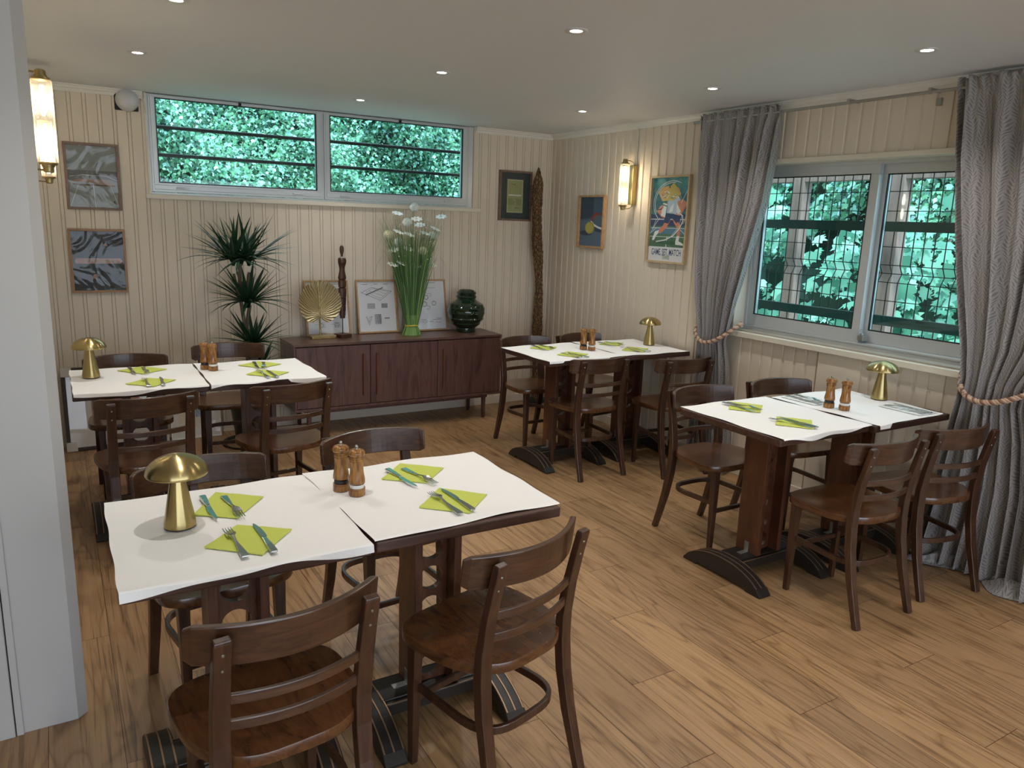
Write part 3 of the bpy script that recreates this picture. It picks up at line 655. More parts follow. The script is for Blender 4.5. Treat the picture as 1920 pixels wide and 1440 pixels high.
# paper covers: sheet with drooping wavy edge, corners given bl, fl, fr, br
def paper(corn, label, seed, yf=-9, dz0=0):
    bl, fl_, fr, br = [np.array(c) for c in corn]; n = 40; V = []; z0 = TT+.0026+dz0
    for i in range(n+1):
        for j in range(n+1):
            s, t = i/n, j/n; p = (bl*(1-s)+br*s)*(1-t)+(fl_*(1-s)+fr*s)*t
            e = min(s, 1-s, t, 1-t)*.6; k = max(0, 1-e/.012); ed = max(0, 1-e/.05)
            wob = .0045*math.sin(9*s+seed)+.0035*math.sin(17*t+seed*2)
            dz = ed*ed*.0016*(1+math.sin(13*s+11*t+seed*3))
            if t > .985: p = p+np.array([0, wob*1.2])
            if t < .015: p = p+np.array([0, wob])
            if s > .985 or s < .015: p = p+np.array([wob*.5, 0])
            V.append((p[0], p[1], z0+dz))
    # droop lip on the front edge
    mb = MB(); W_ = n+1; mb.add(V, [(i*W_+j, i*W_+j+1, (i+1)*W_+j+1, (i+1)*W_+j) for i in range(n) for j in range(n)], 0, True)
    lip = []
    for i in range(n+1):
        q = V[i*W_+n]; s = i/n; d = .003 if q[1] > yf else .013+.009*math.sin(6*s+seed*1.7)+.004*math.sin(15*s+seed); d = max(.003, d) if q[1] <= yf else .001
        lip.append((q[0], min(q[1]-.003, q[1]-.003), q[2]-.002)); lip.append((q[0], q[1]-.006, q[2]-d))
    mb.add([V[i*W_+n] for i in range(n+1)]+lip, [(i, n+1+2*i, n+1+2*(i+1), i+1) for i in range(n)]+[(n+1+2*i, n+2+2*i, n+2+2*(i+1), n+1+2*(i+1)) for i in range(n)], 0, True)
    mb.keep = True
    o = mb.build('paper_cover', 'paper'); bm = bmesh.new(); bm.from_mesh(o.data); bmesh.ops.remove_doubles(bm, verts=bm.verts, dist=1e-5); bmesh.ops.recalc_face_normals(bm, faces=bm.faces); bm.to_mesh(o.data); bm.free()
    return tag(o, label, 'table cover', 'white paper table covers')
paper([(-3.752, -3.400), (-3.754, -4.014), (-3.155, -4.010), (-3.142, -3.392)], 'white paper cover on the foreground table, left half, under the large mushroom lamp', 1, 0)
paper([(-3.168, -3.378), (-3.146, -3.992), (-2.538, -3.968), (-2.533, -3.392)], 'white paper cover on the foreground table, right half, under two green napkins', 2.2, -3.996, .0008)
paper([(-1.285, -3.160), (-1.290, -3.776), (-.700, -3.772), (-.700, -3.170)], 'white paper cover on the window table, left half, under green napkins', 3.1, -3.771)
paper([(-.688, -3.196), (-.680, -3.803), (-.150, -3.790), (-.125, -3.205)], 'white paper cover on the window table, right half, under the white printed napkins', 4.4, -3.801)
paper([(-1.235, -1.338), (-1.228, -1.934), (-.628, -1.926), (-.636, -1.322)], 'white paper cover on the corner table, left half, curling over its left edge', 5.2, -1.926)
paper([(-.628, -1.318), (-.618, -1.915), (-.055, -1.918), (-.070, -1.345)], 'white paper cover on the corner table, right half, against the right wall', 6.7, -1.926)
paper([(-3.803, -1.250), (-3.796, -1.862), (-3.208, -1.866), (-3.200, -1.262)], 'white paper cover on the far left table, left half, under a mushroom lamp', 7.3, -1.856)
paper([(-3.194, -1.262), (-3.200, -1.868), (-2.615, -1.862), (-2.628, -1.285)], 'white paper cover on the far left table, right half, in front of the plant', 8.9, -1.861)

# ------------------------------------------------------------ table-top things
PZ = TT+.006
def make_lamp():
    r = empty('mushroom_lamp', (0, 0, 0), 0, 'x', 'table lamp', 'brass mushroom table lamps')
    mb = MB(); mb.lathe([(.039, 0), (.041, .001), (.041, .003)], 48); mb.build('foot_pad', 'black', r)
    mb = MB(); mb.lathe([(.041, .003), (.041, .012), (.040, .018), (.0185, .142), (.016, .152)], 64); mb.build('cone_body', 'brass', r)
    pf = [(0, .203)]+[(.080*math.sin(a), .150+.053*math.cos(a)) for a in np.linspace(.08, PI/2-.12, 14)]+[(.0797, .152), (.078, .1495), (.075, .1515), (.06, .170), (.03, .186), (0, .19)]
    mb = MB(); mb.lathe(pf, 64, cap=False); mb.build('mushroom_shade', 'brass', r)
    return r
proto = make_lamp()
for k, (x, y, rz, lb) in enumerate(((-3.579, -3.667, 0, 'large brushed brass mushroom lamp on the foreground table'), (-3.706, -1.475, 1, 'brushed brass mushroom lamp on the far left table beside the pillar'),
        (-.136, -1.60, 2, 'brushed brass mushroom lamp on the corner table against the right wall'), (-.165, -3.455, 3, 'brushed brass mushroom lamp on the window table below the sill'))):
    o = proto if k == 0 else tree_copy(proto)
    o.location = (x, y, PZ-.001); o.rotation_euler = (0, 0, rz); o['label'] = lb
def make_mill(fill):
    r = empty('pepper_mill' if fill == 'black' else 'salt_mill', (0, 0, 0), 0, 'x', 'mill')
    mb = MB(); mb.lathe([(.0265, 0), (.0275, .002), (.0275, .019), (.026, .020), (.026, .0215), (.0272, .0225), (.0272, .025)], 40); mb.build('base', 'mill', r)
    mb = MB(); mb.lathe([(.0225, .025), (.0235, .030), (.0235, .037)], 32); mb.build('filling', fill, r)
    mb = MB(); mb.lathe([(.0262, .025), (.0262, .042)], 40, cap=False); mb.build('clear_window', 'glass', r)
    mb = MB(); mb.lathe([(.0265, .042), (.0272, .044), (.0265, .054), (.0225, .078), (.0215, .095), (.0225, .112), (.0235, .116), (.0222, .1175), (.0236, .119), (.0240, .125), (.0226, .1265), (.0238, .128), (.0235, .1315), (.0220, .133)], 40); mb.build('body', 'mill', r)
    mb = MB(); mb.lathe([(.0220, .133), (.0262, .1365), (.0278, .1425), (.0268, .149), (.022, .1545), (.012, .1575), (.0, .158)], 40, cap=False); mb.build('cap', 'mill', r)
    mb = MB(); mb.lathe([(.005, .1575), (.0045, .160)]+[(.0058*math.sin(a), .1655-.0058*math.cos(a)) for a in np.linspace(.7, PI, 8)], 20, cap=False); mb.build('knob', 'steel', r)
    return r
pm, sm_ = make_mill('black'), make_mill('white')
tn = ['foreground table, beside the seam', 'window table', 'corner table', 'far left table']
for k, ((px, py), (sx, sy)) in enumerate((((-3.100, -3.580), (-3.070, -3.640)), ((-.592, -3.470), (-.566, -3.538)), ((-.734, -1.610), (-.698, -1.657)), ((-3.158, -1.444), (-3.126, -1.495)))):
    for p, x, y, nm, gp in ((pm, px, py, 'wooden pepper mill with dark peppercorn band', 'wooden pepper mills'), (sm_, sx, sy, 'wooden salt mill with white salt band', 'wooden salt mills')):
        o = p if k == 0 else tree_copy(p)
        o.location = (x, y, PZ-.001); o.scale = (.93, .93, .93); o.rotation_euler = (0, 0, k*1.3); o['label'] = nm+' on the '+tn[k]; o['group'] = gp
# napkins + cutlery.  (corners), (fork/knife pairs: handle end -> tip)
def napkin(corners, label, mat='napkin'):
    c = np.array(corners); ctr = c.mean(0); mb = MB(); z = PZ-.0008; w = []
    for k in range(4):
        for t in (0, .25, .5, .75):
            p = c[k]*(1-t)+c[(k+1) % 4]*t; b = 1-.012*math.sin(PI*t); w.append(ctr+(p-ctr)*b)
    n = len(w); V = [(p[0], p[1], z) for p in w]+[(p[0], p[1], z+.0026+.0012*(k % 3 == 0)) for k, p in enumerate(w)]+[(ctr[0], ctr[1], z+.0032)]
    F = [tuple(range(n))[::-1]]+[(k, (k+1) % n, n+(k+1) % n, n+k) for k in range(n)]+[(n+k, n+(k+1) % n, 2*n) for k in range(n)]
    mb.add(V, F); mats = [mat]
    if mat == 'whitenap':       # printed marks along two edges
        mats += ['print']; e0, e1 = c[0], c[1]; f0, f1 = c[3], c[2]
        for k in range(26):
            for (a, b, inn) in ((e0, e1, .10), (f0, f1, -.10)):
                t = .06+.035*k; p = a*(1-t)+b*t; q = p+(ctr-p)*(abs(inn)+.1*(k % 2 == 0)); d = (b-a)/np.linalg.norm(b-a); nn = np.array([-d[1], d[0]])
                if k % 5 == 4: continue
                pts = [q-d*.0018-nn*.004, q+d*.0018-nn*.004, q+d*.0018+nn*.004, q-d*.0018+nn*.004]
                mb.add([(v[0], v[1], z+.0036) for v in pts], [(0, 1, 2, 3)], 1)
        for t in (.3, .5, .68):
            a = c[0]*(1-t)+c[3]*t; b = c[1]*(1-t)+c[2]*t; d = (b-a); nn = np.array([-d[1], d[0]])/np.linalg.norm(d)*.0012
            mb.add([(*(a+d*.08-nn), z+.0036), (*(a+d*.92-nn), z+.0036), (*(a+d*.92+nn), z+.0036), (*(a+d*.08+nn), z+.0036)], [(0, 1, 2, 3)], 1)
    return tag(mb.build('napkin', mats), label, 'napkin', 'green paper napkins' if mat == 'napkin' else 'white printed napkins')
def make_fork():
    # along +Y: handle end at 0, tines at .195
    r = empty('fork', (0, 0, 0), 0, 'x', 'fork')
    pts = [(0, .018, .0035), (.004, .0205, .0038), (.05, .0155, .004), (.09, .008, .0058), (.115, .0065, .010), (.128, .010, .0125)]
    mb = MB(); mb.sweep([(0, y, z) for y, w, z in pts], [w for y, w, z in pts], [.003, .004, .004, .0035, .003, .0025], side=(1, 0, 0)); mb.build('handle', 'steel', r, bevel=.001)
    V = []; hd = [(.126, .010, .0125), (.134, .020, .0125), (.145, .0245, .0105), (.152, .0245, .009)]
    for y, w, z in hd: V += [(-w/2, y, z+.001), (0, y, z), (w/2, y, z+.001), (-w/2, y, z-.0006), (0, y, z-.0016), (w/2, y, z-.0006)]
    F = []
    for i in range(3):
        a, b = 6*i, 6*i+6; F += [(a, a+1, b+1, b), (a+1, a+2, b+2, b+1), (a+3, b+3, b+4, a+4), (a+4, b+4, b+5, a+5), (a, b, b+3, a+3), (a+2, a+5, b+5, b+2)]
    mb = MB(); mb.add(V, F, 0, True)
    for k in range(4):
        x = -.0103+.00687*k; mb.sweep([(x, .150, .009), (x, .168, .006), (x, .186, .0052), (x*.97, .197, .0068)], [.004, .0032, .0028, .0010], [.0018, .0018, .0016, .001], side=(1, 0, 0))
    mb.build('tines', 'steel', r)
    return r
def make_knife():
    r = empty('table_knife', (0, 0, 0), 0, 'x', 'knife')
    pts = [(0, .015, .0045), (.005, .019, .0045), (.05, .017, .0048), (.085, .0125, .005), (.098, .011, .005)]
    mb = MB(); mb.sweep([(0, y, z) for y, w, z in pts], [w for y, w, z in pts], [.005, .007, .0065, .005, .004], side=(1, 0, 0)); mb.build('handle', 'steel', r, bevel=.0018)
    pl = [(-.0055, .098), (.0055, .098), (.0095, .106), (.0105, .13), (.0085, .165), (.003, .195), (-.002, .207), (-.0055, .19), (-.0055, .15)]
    mb = MB(); mb.prism(pl, XY(.0042), 0, .0014); mb.build('blade', 'steel', r)
    return r
fk, kn = make_fork(), make_knife()
SETS = [  # place phrase, napkin corners, knife handle->dir, fork handle->dir
 ('rear left setting of the foreground table, beside the lamp', [(-3.537, -3.604), (-3.45, -3.445), (-3.33, -3.543), (-3.433, -3.681)], ((-3.493, -3.475), (-3.488, -3.677)), ((-3.437, -3.50), (-3.424, -3.691)), 'g'),
 ('front left setting of the foreground table', [(-3.546, -3.843), (-3.443, -3.731), (-3.319, -3.824), (-3.426, -3.952)], ((-3.398, -3.961), (-3.405, -3.752)), ((-3.467, -3.955), (-3.476, -3.765)), 'g'),
 ('rear right setting of the foreground table', [(-2.953, -3.544), (-2.836, -3.419), (-2.719, -3.525), (-2.835, -3.64)], ((-2.905, -3.470), (-2.884, -3.682)), ((-2.853, -3.485), (-2.820, -3.672)), 'g'),
 ('front right setting of the foreground table', [(-2.944, -3.827), (-2.82, -3.702), (-2.71, -3.819), (-2.83, -3.933)], ((-2.816, -3.928), (-2.822, -3.725)), ((-2.861, -3.935), (-2.868, -3.748)), 'g'),
 ('rear left setting of the far left table', [(-3.581, -1.348), (-3.455, -1.270), (-3.345, -1.389), (-3.471, -1.480)], ((-3.522, -1.300), (-3.505, -1.50)), ((-3.454, -1.315), (-3.450, -1.500)), 'g'),
 ('front left setting of the far left table', [(-3.569, -1.710), (-3.457, -1.600), (-3.338, -1.690), (-3.453, -1.815)], ((-3.411, -1.825), (-3.404, -1.630)), ((-3.476, -1.822), (-3.478, -1.630)), 'g'),
 ('rear right setting of the far left table', [(-2.980, -1.409), (-2.850, -1.325), (-2.750, -1.450), (-2.882, -1.530)], ((-2.885, -1.365), (-2.902, -1.566)), ((-2.835, -1.384), (-2.876, -1.575)), 'g'),
 ('front right setting of the far left table', [(-2.992, -1.680), (-2.905, -1.575), (-2.770, -1.694), (-2.877, -1.797)], ((-2.866, -1.835), (-2.874, -1.630)), ((-2.908, -1.820), (-2.920, -1.625)), 'g'),
 ('rear left setting of the corner table', [(-1.072, -1.456), (-.948, -1.362), (-.862, -1.475), (-.987, -1.562)], ((-1.009, -1.375), (-1.019, -1.572)), ((-.941, -1.378), (-.948, -1.568)), 'g'),
 ('front left setting of the corner table', [(-1.040, -1.740), (-.895, -1.653), (-.825, -1.790), (-.965, -1.875)], ((-.912, -1.915), (-.939, -1.722)), ((-.966, -1.910), (-.987, -1.718)), 'g'),
 ('rear right setting of the corner table', [(-.497, -1.480), (-.378, -1.390), (-.275, -1.480), (-.400, -1.580)], ((-.460, -1.415), (-.452, -1.615)), ((-.390, -1.410), (-.373, -1.600)), 'g'),
 ('front right setting of the corner table', [(-.500, -1.740), (-.360, -1.630), (-.270, -1.750), (-.399, -1.850)], ((-.361, -1.878), (-.390, -1.680)), ((-.438, -1.850), (-.442, -1.662)), 'g'),
 ('rear left setting of the window table', [(-1.104, -3.300), (-.978, -3.190), (-.886, -3.315), (-1.012, -3.412)], ((-1.044, -3.203), (-1.040, -3.412)), ((-1.019, -3.206), (-.989, -3.400)), 'g'),
 ('front left setting of the window table', [(-1.125, -3.598), (-1.005, -3.500), (-.906, -3.617), (-1.030, -3.722)], ((-1.008, -3.728), (-1.018, -3.520)), ((-1.025, -3.712), (-1.082, -3.528)), 'g'),
 ('rear right setting of the window table', [(-.635, -3.215), (-.480, -3.215), (-.470, -3.415), (-.628, -3.415)], ((-.600, -3.222), (-.595, -3.425)), ((-.530, -3.215), (-.560, -3.408)), 'w'),
 ('front right setting of the window table', [(-.325, -3.560), (-.185, -3.560), (-.175, -3.775), (-.322, -3.775)], ((-.235, -3.780), (-.225, -3.575)), ((-.275, -3.770), (-.300, -3.580)), 'w'),
]
for k, (ph, cn, kk, ff, t) in enumerate(SETS):
    napkin(cn, ('lime green paper napkin at the ' if t == 'g' else 'white printed napkin at the ')+ph, 'napkin' if t == 'g' else 'whitenap')
    for pr, (a, b), nm in ((kn, kk, 'steel table knife'), (fk, ff, 'steel fork')):
        o = pr if k == 0 else tree_copy(pr)
        o.location = (a[0], a[1], PZ+.0022); o.rotation_euler = (0, 0, math.atan2(b[1]-a[1], b[0]-a[0])-PI/2)
        o['label'] = nm+' at the '+ph; o['group'] = 'knives on the napkins' if pr is kn else 'forks on the napkins'

# ------------------------------------------------------------ sideboard
SX0, SX1, SY0, SY1, SB, ST = -2.423, -.718, -.462, -.088, .225, .703
r = empty('sideboard', ((SX0+SX1)/2, -.27, 0), 0, 'long reddish walnut sideboard with three doors against the back wall', 'sideboard')
ox, oy = (SX0+SX1)/2, -.27
def sb(x0, x1, y0, y1, z0, z1): return MB().box(x0-ox, x1-ox, y0-oy, y1-oy, z0, z1)
sb(SX0, SX1, SY0, SY1, ST-.02, ST).build('top', 'sidetop', r, bevel=.003)
mb = sb(SX0+.002, SX0+.02, SY0+.003, SY1, SB, ST-.02); mb.box(SX1-.02-ox, SX1-.002-ox, SY0+.003-oy, SY1-oy, SB, ST-.02); mb.box(SX0+.02-ox, SX1-.02-ox, SY1-.015-oy, SY1-oy, SB, ST-.02); mb.build('body', 'side', r, bevel=.0015)
sb(SX0-.002, SX1+.002, SY0-.004, SY1, SB-.018, SB).build('bottom_board', 'side', r, bevel=.002)
dx = (SX1-SX0-.04)/3
for k in range(3):
    a = SX0+.02+dx*k+.0025; b = SX0+.02+dx*(k+1)-.0025
    d = sb(a, b, SY0+.004, SY0+.022, SB+.004, ST-.026).build('door', 'side', r, bevel=.001)
    hx = b-.052 if k == 0 else a+.048
    sb(hx-.008, hx+.008, SY0-.018, SY0+.005, .295, .615).build('handle', 'handle', d, bevel=.003)
mb = sb(SX0+.09, SX1-.09, -.40, -.375, SB-.055, SB-.018); mb.box(SX0+.09-ox, SX1-.09-ox, -.14-oy, -.115-oy, SB-.055, SB-.018); mb.box(SX0+.11-ox, SX0+.135-ox, -.375-oy, -.14-oy, SB-.055, SB-.018); mb.box(SX1-.135-ox, SX1-.11-ox, -.375-oy, -.14-oy, SB-.055, SB-.018); mb.build('base_rail', 'side', r, bevel=.002)
for lx in (SX0+.122, SX1-.122):
    for ly in (-.395, -.125):
        mb = MB(); mb.lathe([(.0135, 0), (.0145, .003), (.020, .21)], 24, (lx-ox, ly-oy, 0)); mb.build('leg', 'side', r)

# ------------------------------------------------------------ framed pictures.  local: picture in XZ, faces -Y, origin bottom centre of the back
def picture(name, label, w, h, loc, rz=0, tilt=0, frame='frame_oak', fw=.016, depth=.02, art=None, artmats=('white',), glass='glass', group=None, text=None):
    r = empty(name, loc, rz, label, 'picture', group); r.rotation_euler = (tilt, 0, rz)
    mb = MB(); a0, a1 = -w/2, w/2
    outer = [(a0, 0), (a1, 0), (a1, h), (a0, h)]; inner = [(a0+fw, fw), (a1-fw, fw), (a1-fw, h-fw), (a0+fw, h-fw)]
    for k in range(4):
        p, q, qi, pi_ = outer[k], outer[(k+1) % 4], inner[(k+1) % 4], inner[k]
        mb.prism([p, q, qi, pi_], XZ(0), 0, -depth)
    mb.build('frame', frame, r, bevel=.0015)
    MB().box(a0+.004, a1-.004, -.004, -.001, .004, h-.004).build('backing_board', 'cork', r)
    iw, ih = w-2*fw, h-2*fw; mb = MB(); y = -.006
    mb.box(-iw/2, iw/2, y, -.004, fw, fw+ih, 0)
    lay = [0]; cl = lambda q: min(1.0, max(0.0, q))
    def P(poly, mi):     # polygon in unit picture coordinates (0..1, 0..1 from bottom)
        lay[0] += 1; yy = y-.00004*lay[0]
        mb.add([(-iw/2+iw*cl(u), yy, fw+ih*cl(v)) for u, v in poly], [tuple(range(len(poly)))], mi)
    def L(pts, wd, mi):  # polyline of width wd (fraction of width)
        lay[0] += 1; yy = y-.00004*lay[0]
        for (u0, v0), (u1, v1) in zip(pts[:-1], pts[1:]):
            A = Vector((iw*cl(u0), ih*cl(v0))); B = Vector((iw*cl(u1), ih*cl(v1))); d = B-A
            if d.length < 1e-6: continue
            d.normalize(); n = Vector((-d.y, d.x))*wd*iw/2; A = A-d*wd*iw*.25; B = B+d*wd*iw*.25
            mb.add([(-iw/2+q.x, yy, fw+q.y) for q in (A-n, B-n, B+n, A+n)], [(0, 1, 2, 3)], mi)
    def T(s, u, v, size, mi, sx=1.0, bold=0.0):
        lay[0] += 1; cu = D.curves.new('t', 'FONT'); cu.body = s; cu.size = size; cu.align_x = 'CENTER'; cu.offset = bold
        to = D.objects.new('t', cu); COL.objects.link(to); dg = bpy.context.evaluated_depsgraph_get(); me = D.meshes.new_from_object(to.evaluated_get(dg))
        yy = y-.00004*lay[0]-.0002; mb.add([(-iw/2+iw*u+q.co.x*sx, yy, fw+ih*v+q.co.y) for q in me.vertices], [tuple(p.vertices) for p in me.polygons], mi)
        D.objects.remove(to); D.curves.remove(cu); D.meshes.remove(me)
    if art: art(P, L, T)
    mb.keep = True; mb.build('print', list(artmats), r)
    if glass: MB().box(-iw/2-.002, iw/2+.002, -depth+.0025, -depth+.0035, fw-.002, fw+ih+.002).build('glass_sheet', glass, r)
    return r
for nm, c in {'ink': '3c3e46', 'p_paper': 'dcdcde', 'p_teal': '4a8a8c', 'p_teal2': '3c7080', 'p_navy': '2d4268', 'p_blue': '4f7f96', 'p_green': '4c7358', 'p_dgreen': '3f6450', 'p_skin': 'cf8468', 'p_skin2': 'dc9a7c', 'p_orange': 'd2a05c',
              'p_white': 'e4e6e4', 'p_shirt': 'b4c6d4', 'p_dark': '24303a', 'p_slate': '5d7082', 'p_slate2': '4a6072', 'p_ball': 'b9ad5a', 'p_ball2': 'a09850', 'p_red': '8c4238', 'p_shadow': '3c4b59', 'p_grey': '7f8583', 'p_grey2': '67696a', 'p_charcoal': '34383c',
              'p_tan': '94796a', 'p_olive': '979a6a', 'p_olive2': '858b5e', 'p_dkteal': '34413f', 'p_rose': 'c08478', 'p_bluegrey': '8494a6', 'p_lightgrey': 'd8d3cc', 'p_sage': '7b8f78', 'p_yel': 'c9b25e', 'p_cream': 'd8cdb2', 'p_brown': '6a5140'}.items(): M[nm] = plain(nm, c, .7)
# --- racket and ball
def art_ball(P, L, T):
    P([(0, 0), (1, 0), (1, .58), (0, .52)], 1); P([(0, .52), (1, .58), (1, 1), (0, 1)], 2); P([(0, .55), (.55, .58), (.55, 1), (0, 1)], 3)
    P(circ(.28, .265, .26, 28, .055), 4); P(circ(.95, .42, .5, 32, .135), 4)
    P(circ(1.0, .52, .52, 40, .155), 5); P(circ(1.02, .52, .46, 40, .13), 2)
    for k in range(8): L([(.6+.055*k, .41+.004*k), (.62+.05*k, .64)], .006, 7)
    for k in range(6): L([(.56, .46+.032*k), (1, .43+.032*k)], .006, 7)
    L([(.50, .55), (.53, .61), (.64, .66), (.80, .675)], .05, 6); L([(.48, .50), (.62, .43), (.8, .385), (1, .355)], .05, 8)
    P(circ(.43, .375, .20, 36, .125), 9); P([(u*.97+.02, v*.97+.012) for u, v in circ(.41, .375, .17, 36, .105)], 10); L([(.42, .30), (.5, .285), (.57, .31)], .012, 9)
picture('picture_frame', 'narrow oak-framed picture of a yellow tennis ball and racket on the right wall', .355, .425, (-.001, -.647, 1.418), -PI/2, 0, 'frame_oak', .017, .026, art_ball,
        ('p_slate', 'p_slate', 'p_slate2', 'p_shadow', 'p_shadow', 'p_red', 'p_red', 'p_grey', 'p_white', 'p_ball2', 'p_ball'), None)
# --- tennis player poster with lettering
def art_player(P, L, T):
    P([(0, .17), (1, .17), (1, 1), (0, 1)], 1); P([(0, .62), (1, .62), (1, .80), (0, .84)], 2)
    for k in range(60):
        u = random.random(); v = .70+.29*random.random(); s = .012+.03*random.random(); P(circ(min(max(u, s), 1-s), min(v, .995-s*.7), s, 7, s*.7), random.choice((2, 3, 13)))
    P([(0, .42), (1, .42), (1, .56), (.9, .575), (.75, .56), (.6, .575), (.4, .56), (.2, .575), (.1, .56), (0, .57)], 4)
    L([(0, .505), (1, .505)], .014, 9); P([(0, .33), (1, .33), (1, .42), (0, .42)], 5); P([(0, .41), (1, .41), (1, .425), (0, .425)], 6)
    P([(0, .17), (1, .17), (1, .33), (0, .33)], 6); L([(0, .295), (1, .295)], .010, 9); L([(.02, .40), (1, .40)], .010, 9); L([(.48, .17), (.49, .295)], .018, 9); L([(.80, .40), (1, .32)], .010, 9); L([(0, .33), (.18, .40)], .01, 9)
    P(circ(.50, .225, .40, 30, .022), 7)
    # legs
    P([(.44, .52), (.56, .50), (.46, .40), (.32, .34), (.24, .34), (.26, .39), (.36, .43)], 8); P([(.60, .52), (.74, .50), (.84, .43), (.84, .30), (.76, .30), (.76, .40), (.66, .46)], 8)
    P([(.14, .355), (.25, .375), (.24, .335), (.19, .31), (.13, .25), (.08, .245), (.08, .27)], 9); P([(.76, .31), (.83, .31), (.82, .25), (.94, .22), (.95, .20), (.74, .205), (.73, .235)], 9)
    # shorts, shirt, trunk
    P([(.42, .58), (.74, .56), (.82, .50), (.72, .46), (.62, .51), (.56, .51), (.50, .455), (.36, .465)], 4)
    P([(.44, .60), (.45, .72), (.50, .80), (.70, .80), (.80, .73), (.72, .56), (.60, .575), (.44, .58)], 10)
    P([(.52, .64), (.62, .70), (.60, .60), (.5, .585)], 9); P([(.24, .66), (.42, .70), (.40, .52), (.30, .53), (.16, .60)], 8); P([(.32, .70), (.44, .69), (.40, .53), (.28, .55)], 9)
    P([(.70, .56), (.80, .55), (.92, .62), (.98, .70), (.86, .74), (.72, .72)], 8); P([(.70, .70), (.82, .60), (.76, .565), (.70, .59)], 9)
    P([(.16, .83), (.30, .72), (.64, .74), (.80, .80), (.72, .88), (.52, .905), (.30, .89)], 11); P([(.30, .73), (.46, .86), (.58, .905), (.72, .87), (.62, .73)], 12)
    for k in range(26):
        u = .2+.55*random.random(); v = .74+.12*random.random(); L([(u, v), (u+.06, v+.035*random.uniform(-1, 1))], .012, random.choice((11, 12, 13, 9, 3)))
    P([(.48, .87), (.56, .94), (.64, .91), (.76, .80), (.70, .775), (.58, .86)], 12); P([(.46, .885), (.50, .95), (.58, .955), (.57, .925), (.50, .92), (.49, .87)], 7)
    # racket, motion lines
    L(circ(.22, .665, .11, 24, .045)+[(.33, .665)], .013, 7); L([(.32, .68), (.44, .66)], .018, 7)
    for rr, a0, a1 in ((.50, .35, 1.25), (.46, .45, 1.15)): L([(.56+rr*math.cos(a*PI), .70+rr*.52*math.sin(a*PI)) for a in np.linspace(a0, a1, 22)], .014, 9)
    L([(.80, .575), (.88, .55), (.90, .49), (.82, .40), (.66, .31), (.44, .255), (.20, .232)], .022, 9); L([(.86, .545), (.80, .42), (.60, .30), (.40, .245)], .008, 9)
    L([(.26, .52), (.14, .44), (.08, .38)], .010, 9); L([(.02, .33), (.1, .42), (.16, .5)], .008, 9); L([(.96, .84), (.88, .76), (.82, .70)], .010, 9); L([(.97, .57), (.95, .50), (.90, .45)], .008, 9)
    P([(0, 0), (1, 0), (1, .172), (0, .172)], 0)
    T('GAME, SET, MATCH', .5, .072, .064, 4, .56, .0007); T('TENNIS', .5, .022, .040, 6, .58, .0004)
picture('picture_frame', 'oak-framed tennis player poster with the words GAME, SET, MATCH', .408, .618, (-.001, -1.570, 1.350), -PI/2, 0, 'frame_pale', .015, .026, art_player,
        ('p_paper', 'p_teal', 'p_teal2', 'p_sage', 'p_navy', 'p_blue', 'p_green', 'p_dgreen', 'p_skin', 'p_white', 'p_shirt', 'p_orange', 'p_yel', 'p_blue'), 'glass')
# --- back wall, left pair and right single
def art_court(P, L, T):
    P([(0, .55), (1, .55), (1, 1), (0, 1)], 1); P([(0, .43), (1, .43), (1, .60), (0, .60)], 2); P([(0, 0), (1, 0), (1, .42), (.85, .46), (.2, .46), (0, .36)], 1)
    P([(.06, .42), (.95, .36), (.78, .46), (.20, .46)], 3); P([(.08, .355), (.95, .35), (.95, .372), (.08, .382)], 4); L([(.03, .49), (.3, .525), (.78, .52), (1, .45)], .006, 5)
    L([(.5, .37), (.52, .0)], .008, 5); L([(.2, .36), (.02, .02)], .006, 5); L([(.85, .36), (1.0, .02)], .006, 5); P([(.88, .10), (.93, .13), (.92, .06)], 4)
    for k in range(14): v = random.random(); L([(0, v), (.3, v+.02*random.uniform(-1, 1)), (.7, v+.03*random.uniform(-1, 1)), (1, v)], .004, 1)
picture('picture_frame', 'brown-framed grey tennis court picture, upper of two left of the high window', .315, .42, (-3.566, -.001, 1.590), 0, 0, 'frame_brown', .016, .022, art_court, ('p_grey', 'p_grey', 'p_grey2', 'p_tan', 'p_brown', 'p_lightgrey'), 'plastic')
def art_band(P, L, T):
    for k in range(22): v = .03+.94*random.random(); L([(0, v), (.25, v+.03*random.uniform(-1, 1)), (.6, v+.04*random.uniform(-1, 1)), (1, v+.02*random.uniform(-1, 1))], .02, random.choice((1, 1, 2)))
    P([(.04, .50), (.07, .455), (.93, .455), (.97, .50), (.93, .545), (.07, .545)], 3); L([(.06, .50), (.10, .465), (.90, .465), (.94, .50), (.90, .535), (.10, .535), (.06, .50)], .008, 4)
    P([(.36, .20), (.38, .27), (.44, .28), (.50, .24), (.42, .23), (.45, .17), (.38, .21), (.33, .16)], 3); P([(.62, .77), (.66, .80), (.70, .76), (.66, .75)], 3)
picture('picture_frame', 'tan-framed dark picture with a pale brown band, lower of two on the left', .332, .418, (-3.570, -.001, 1.050), 0, 0, 'frame_tan', .015, .022, art_band, ('p_charcoal', 'p_charcoal', 'p_dkteal', 'p_tan', 'p_rose'), 'plastic')
def art_green(P, L, T):
    P([(.22, .13), (.78, .13), (.78, .86), (.22, .86)], 1); L([(.25, .15), (.75, .15), (.75, .84), (.25, .84), (.25, .15)], .008, 3)
    P([(.26, .30), (.74, .30), (.74, .44), (.26, .44)], 2); P([(.27, .50), (.72, .50), (.72, .53), (.27, .53)], 4); L([(.36, .75), (.5, .75), (.52, .73)], .012, 5); L([(.5, .24), (.64, .24)], .012, 5)
    for u in (.40, .52): L([(u, .62), (u, .83)], .004, 2)
    L([(.42, .42), (.52, .40), (.5, .3)], .006, 4)
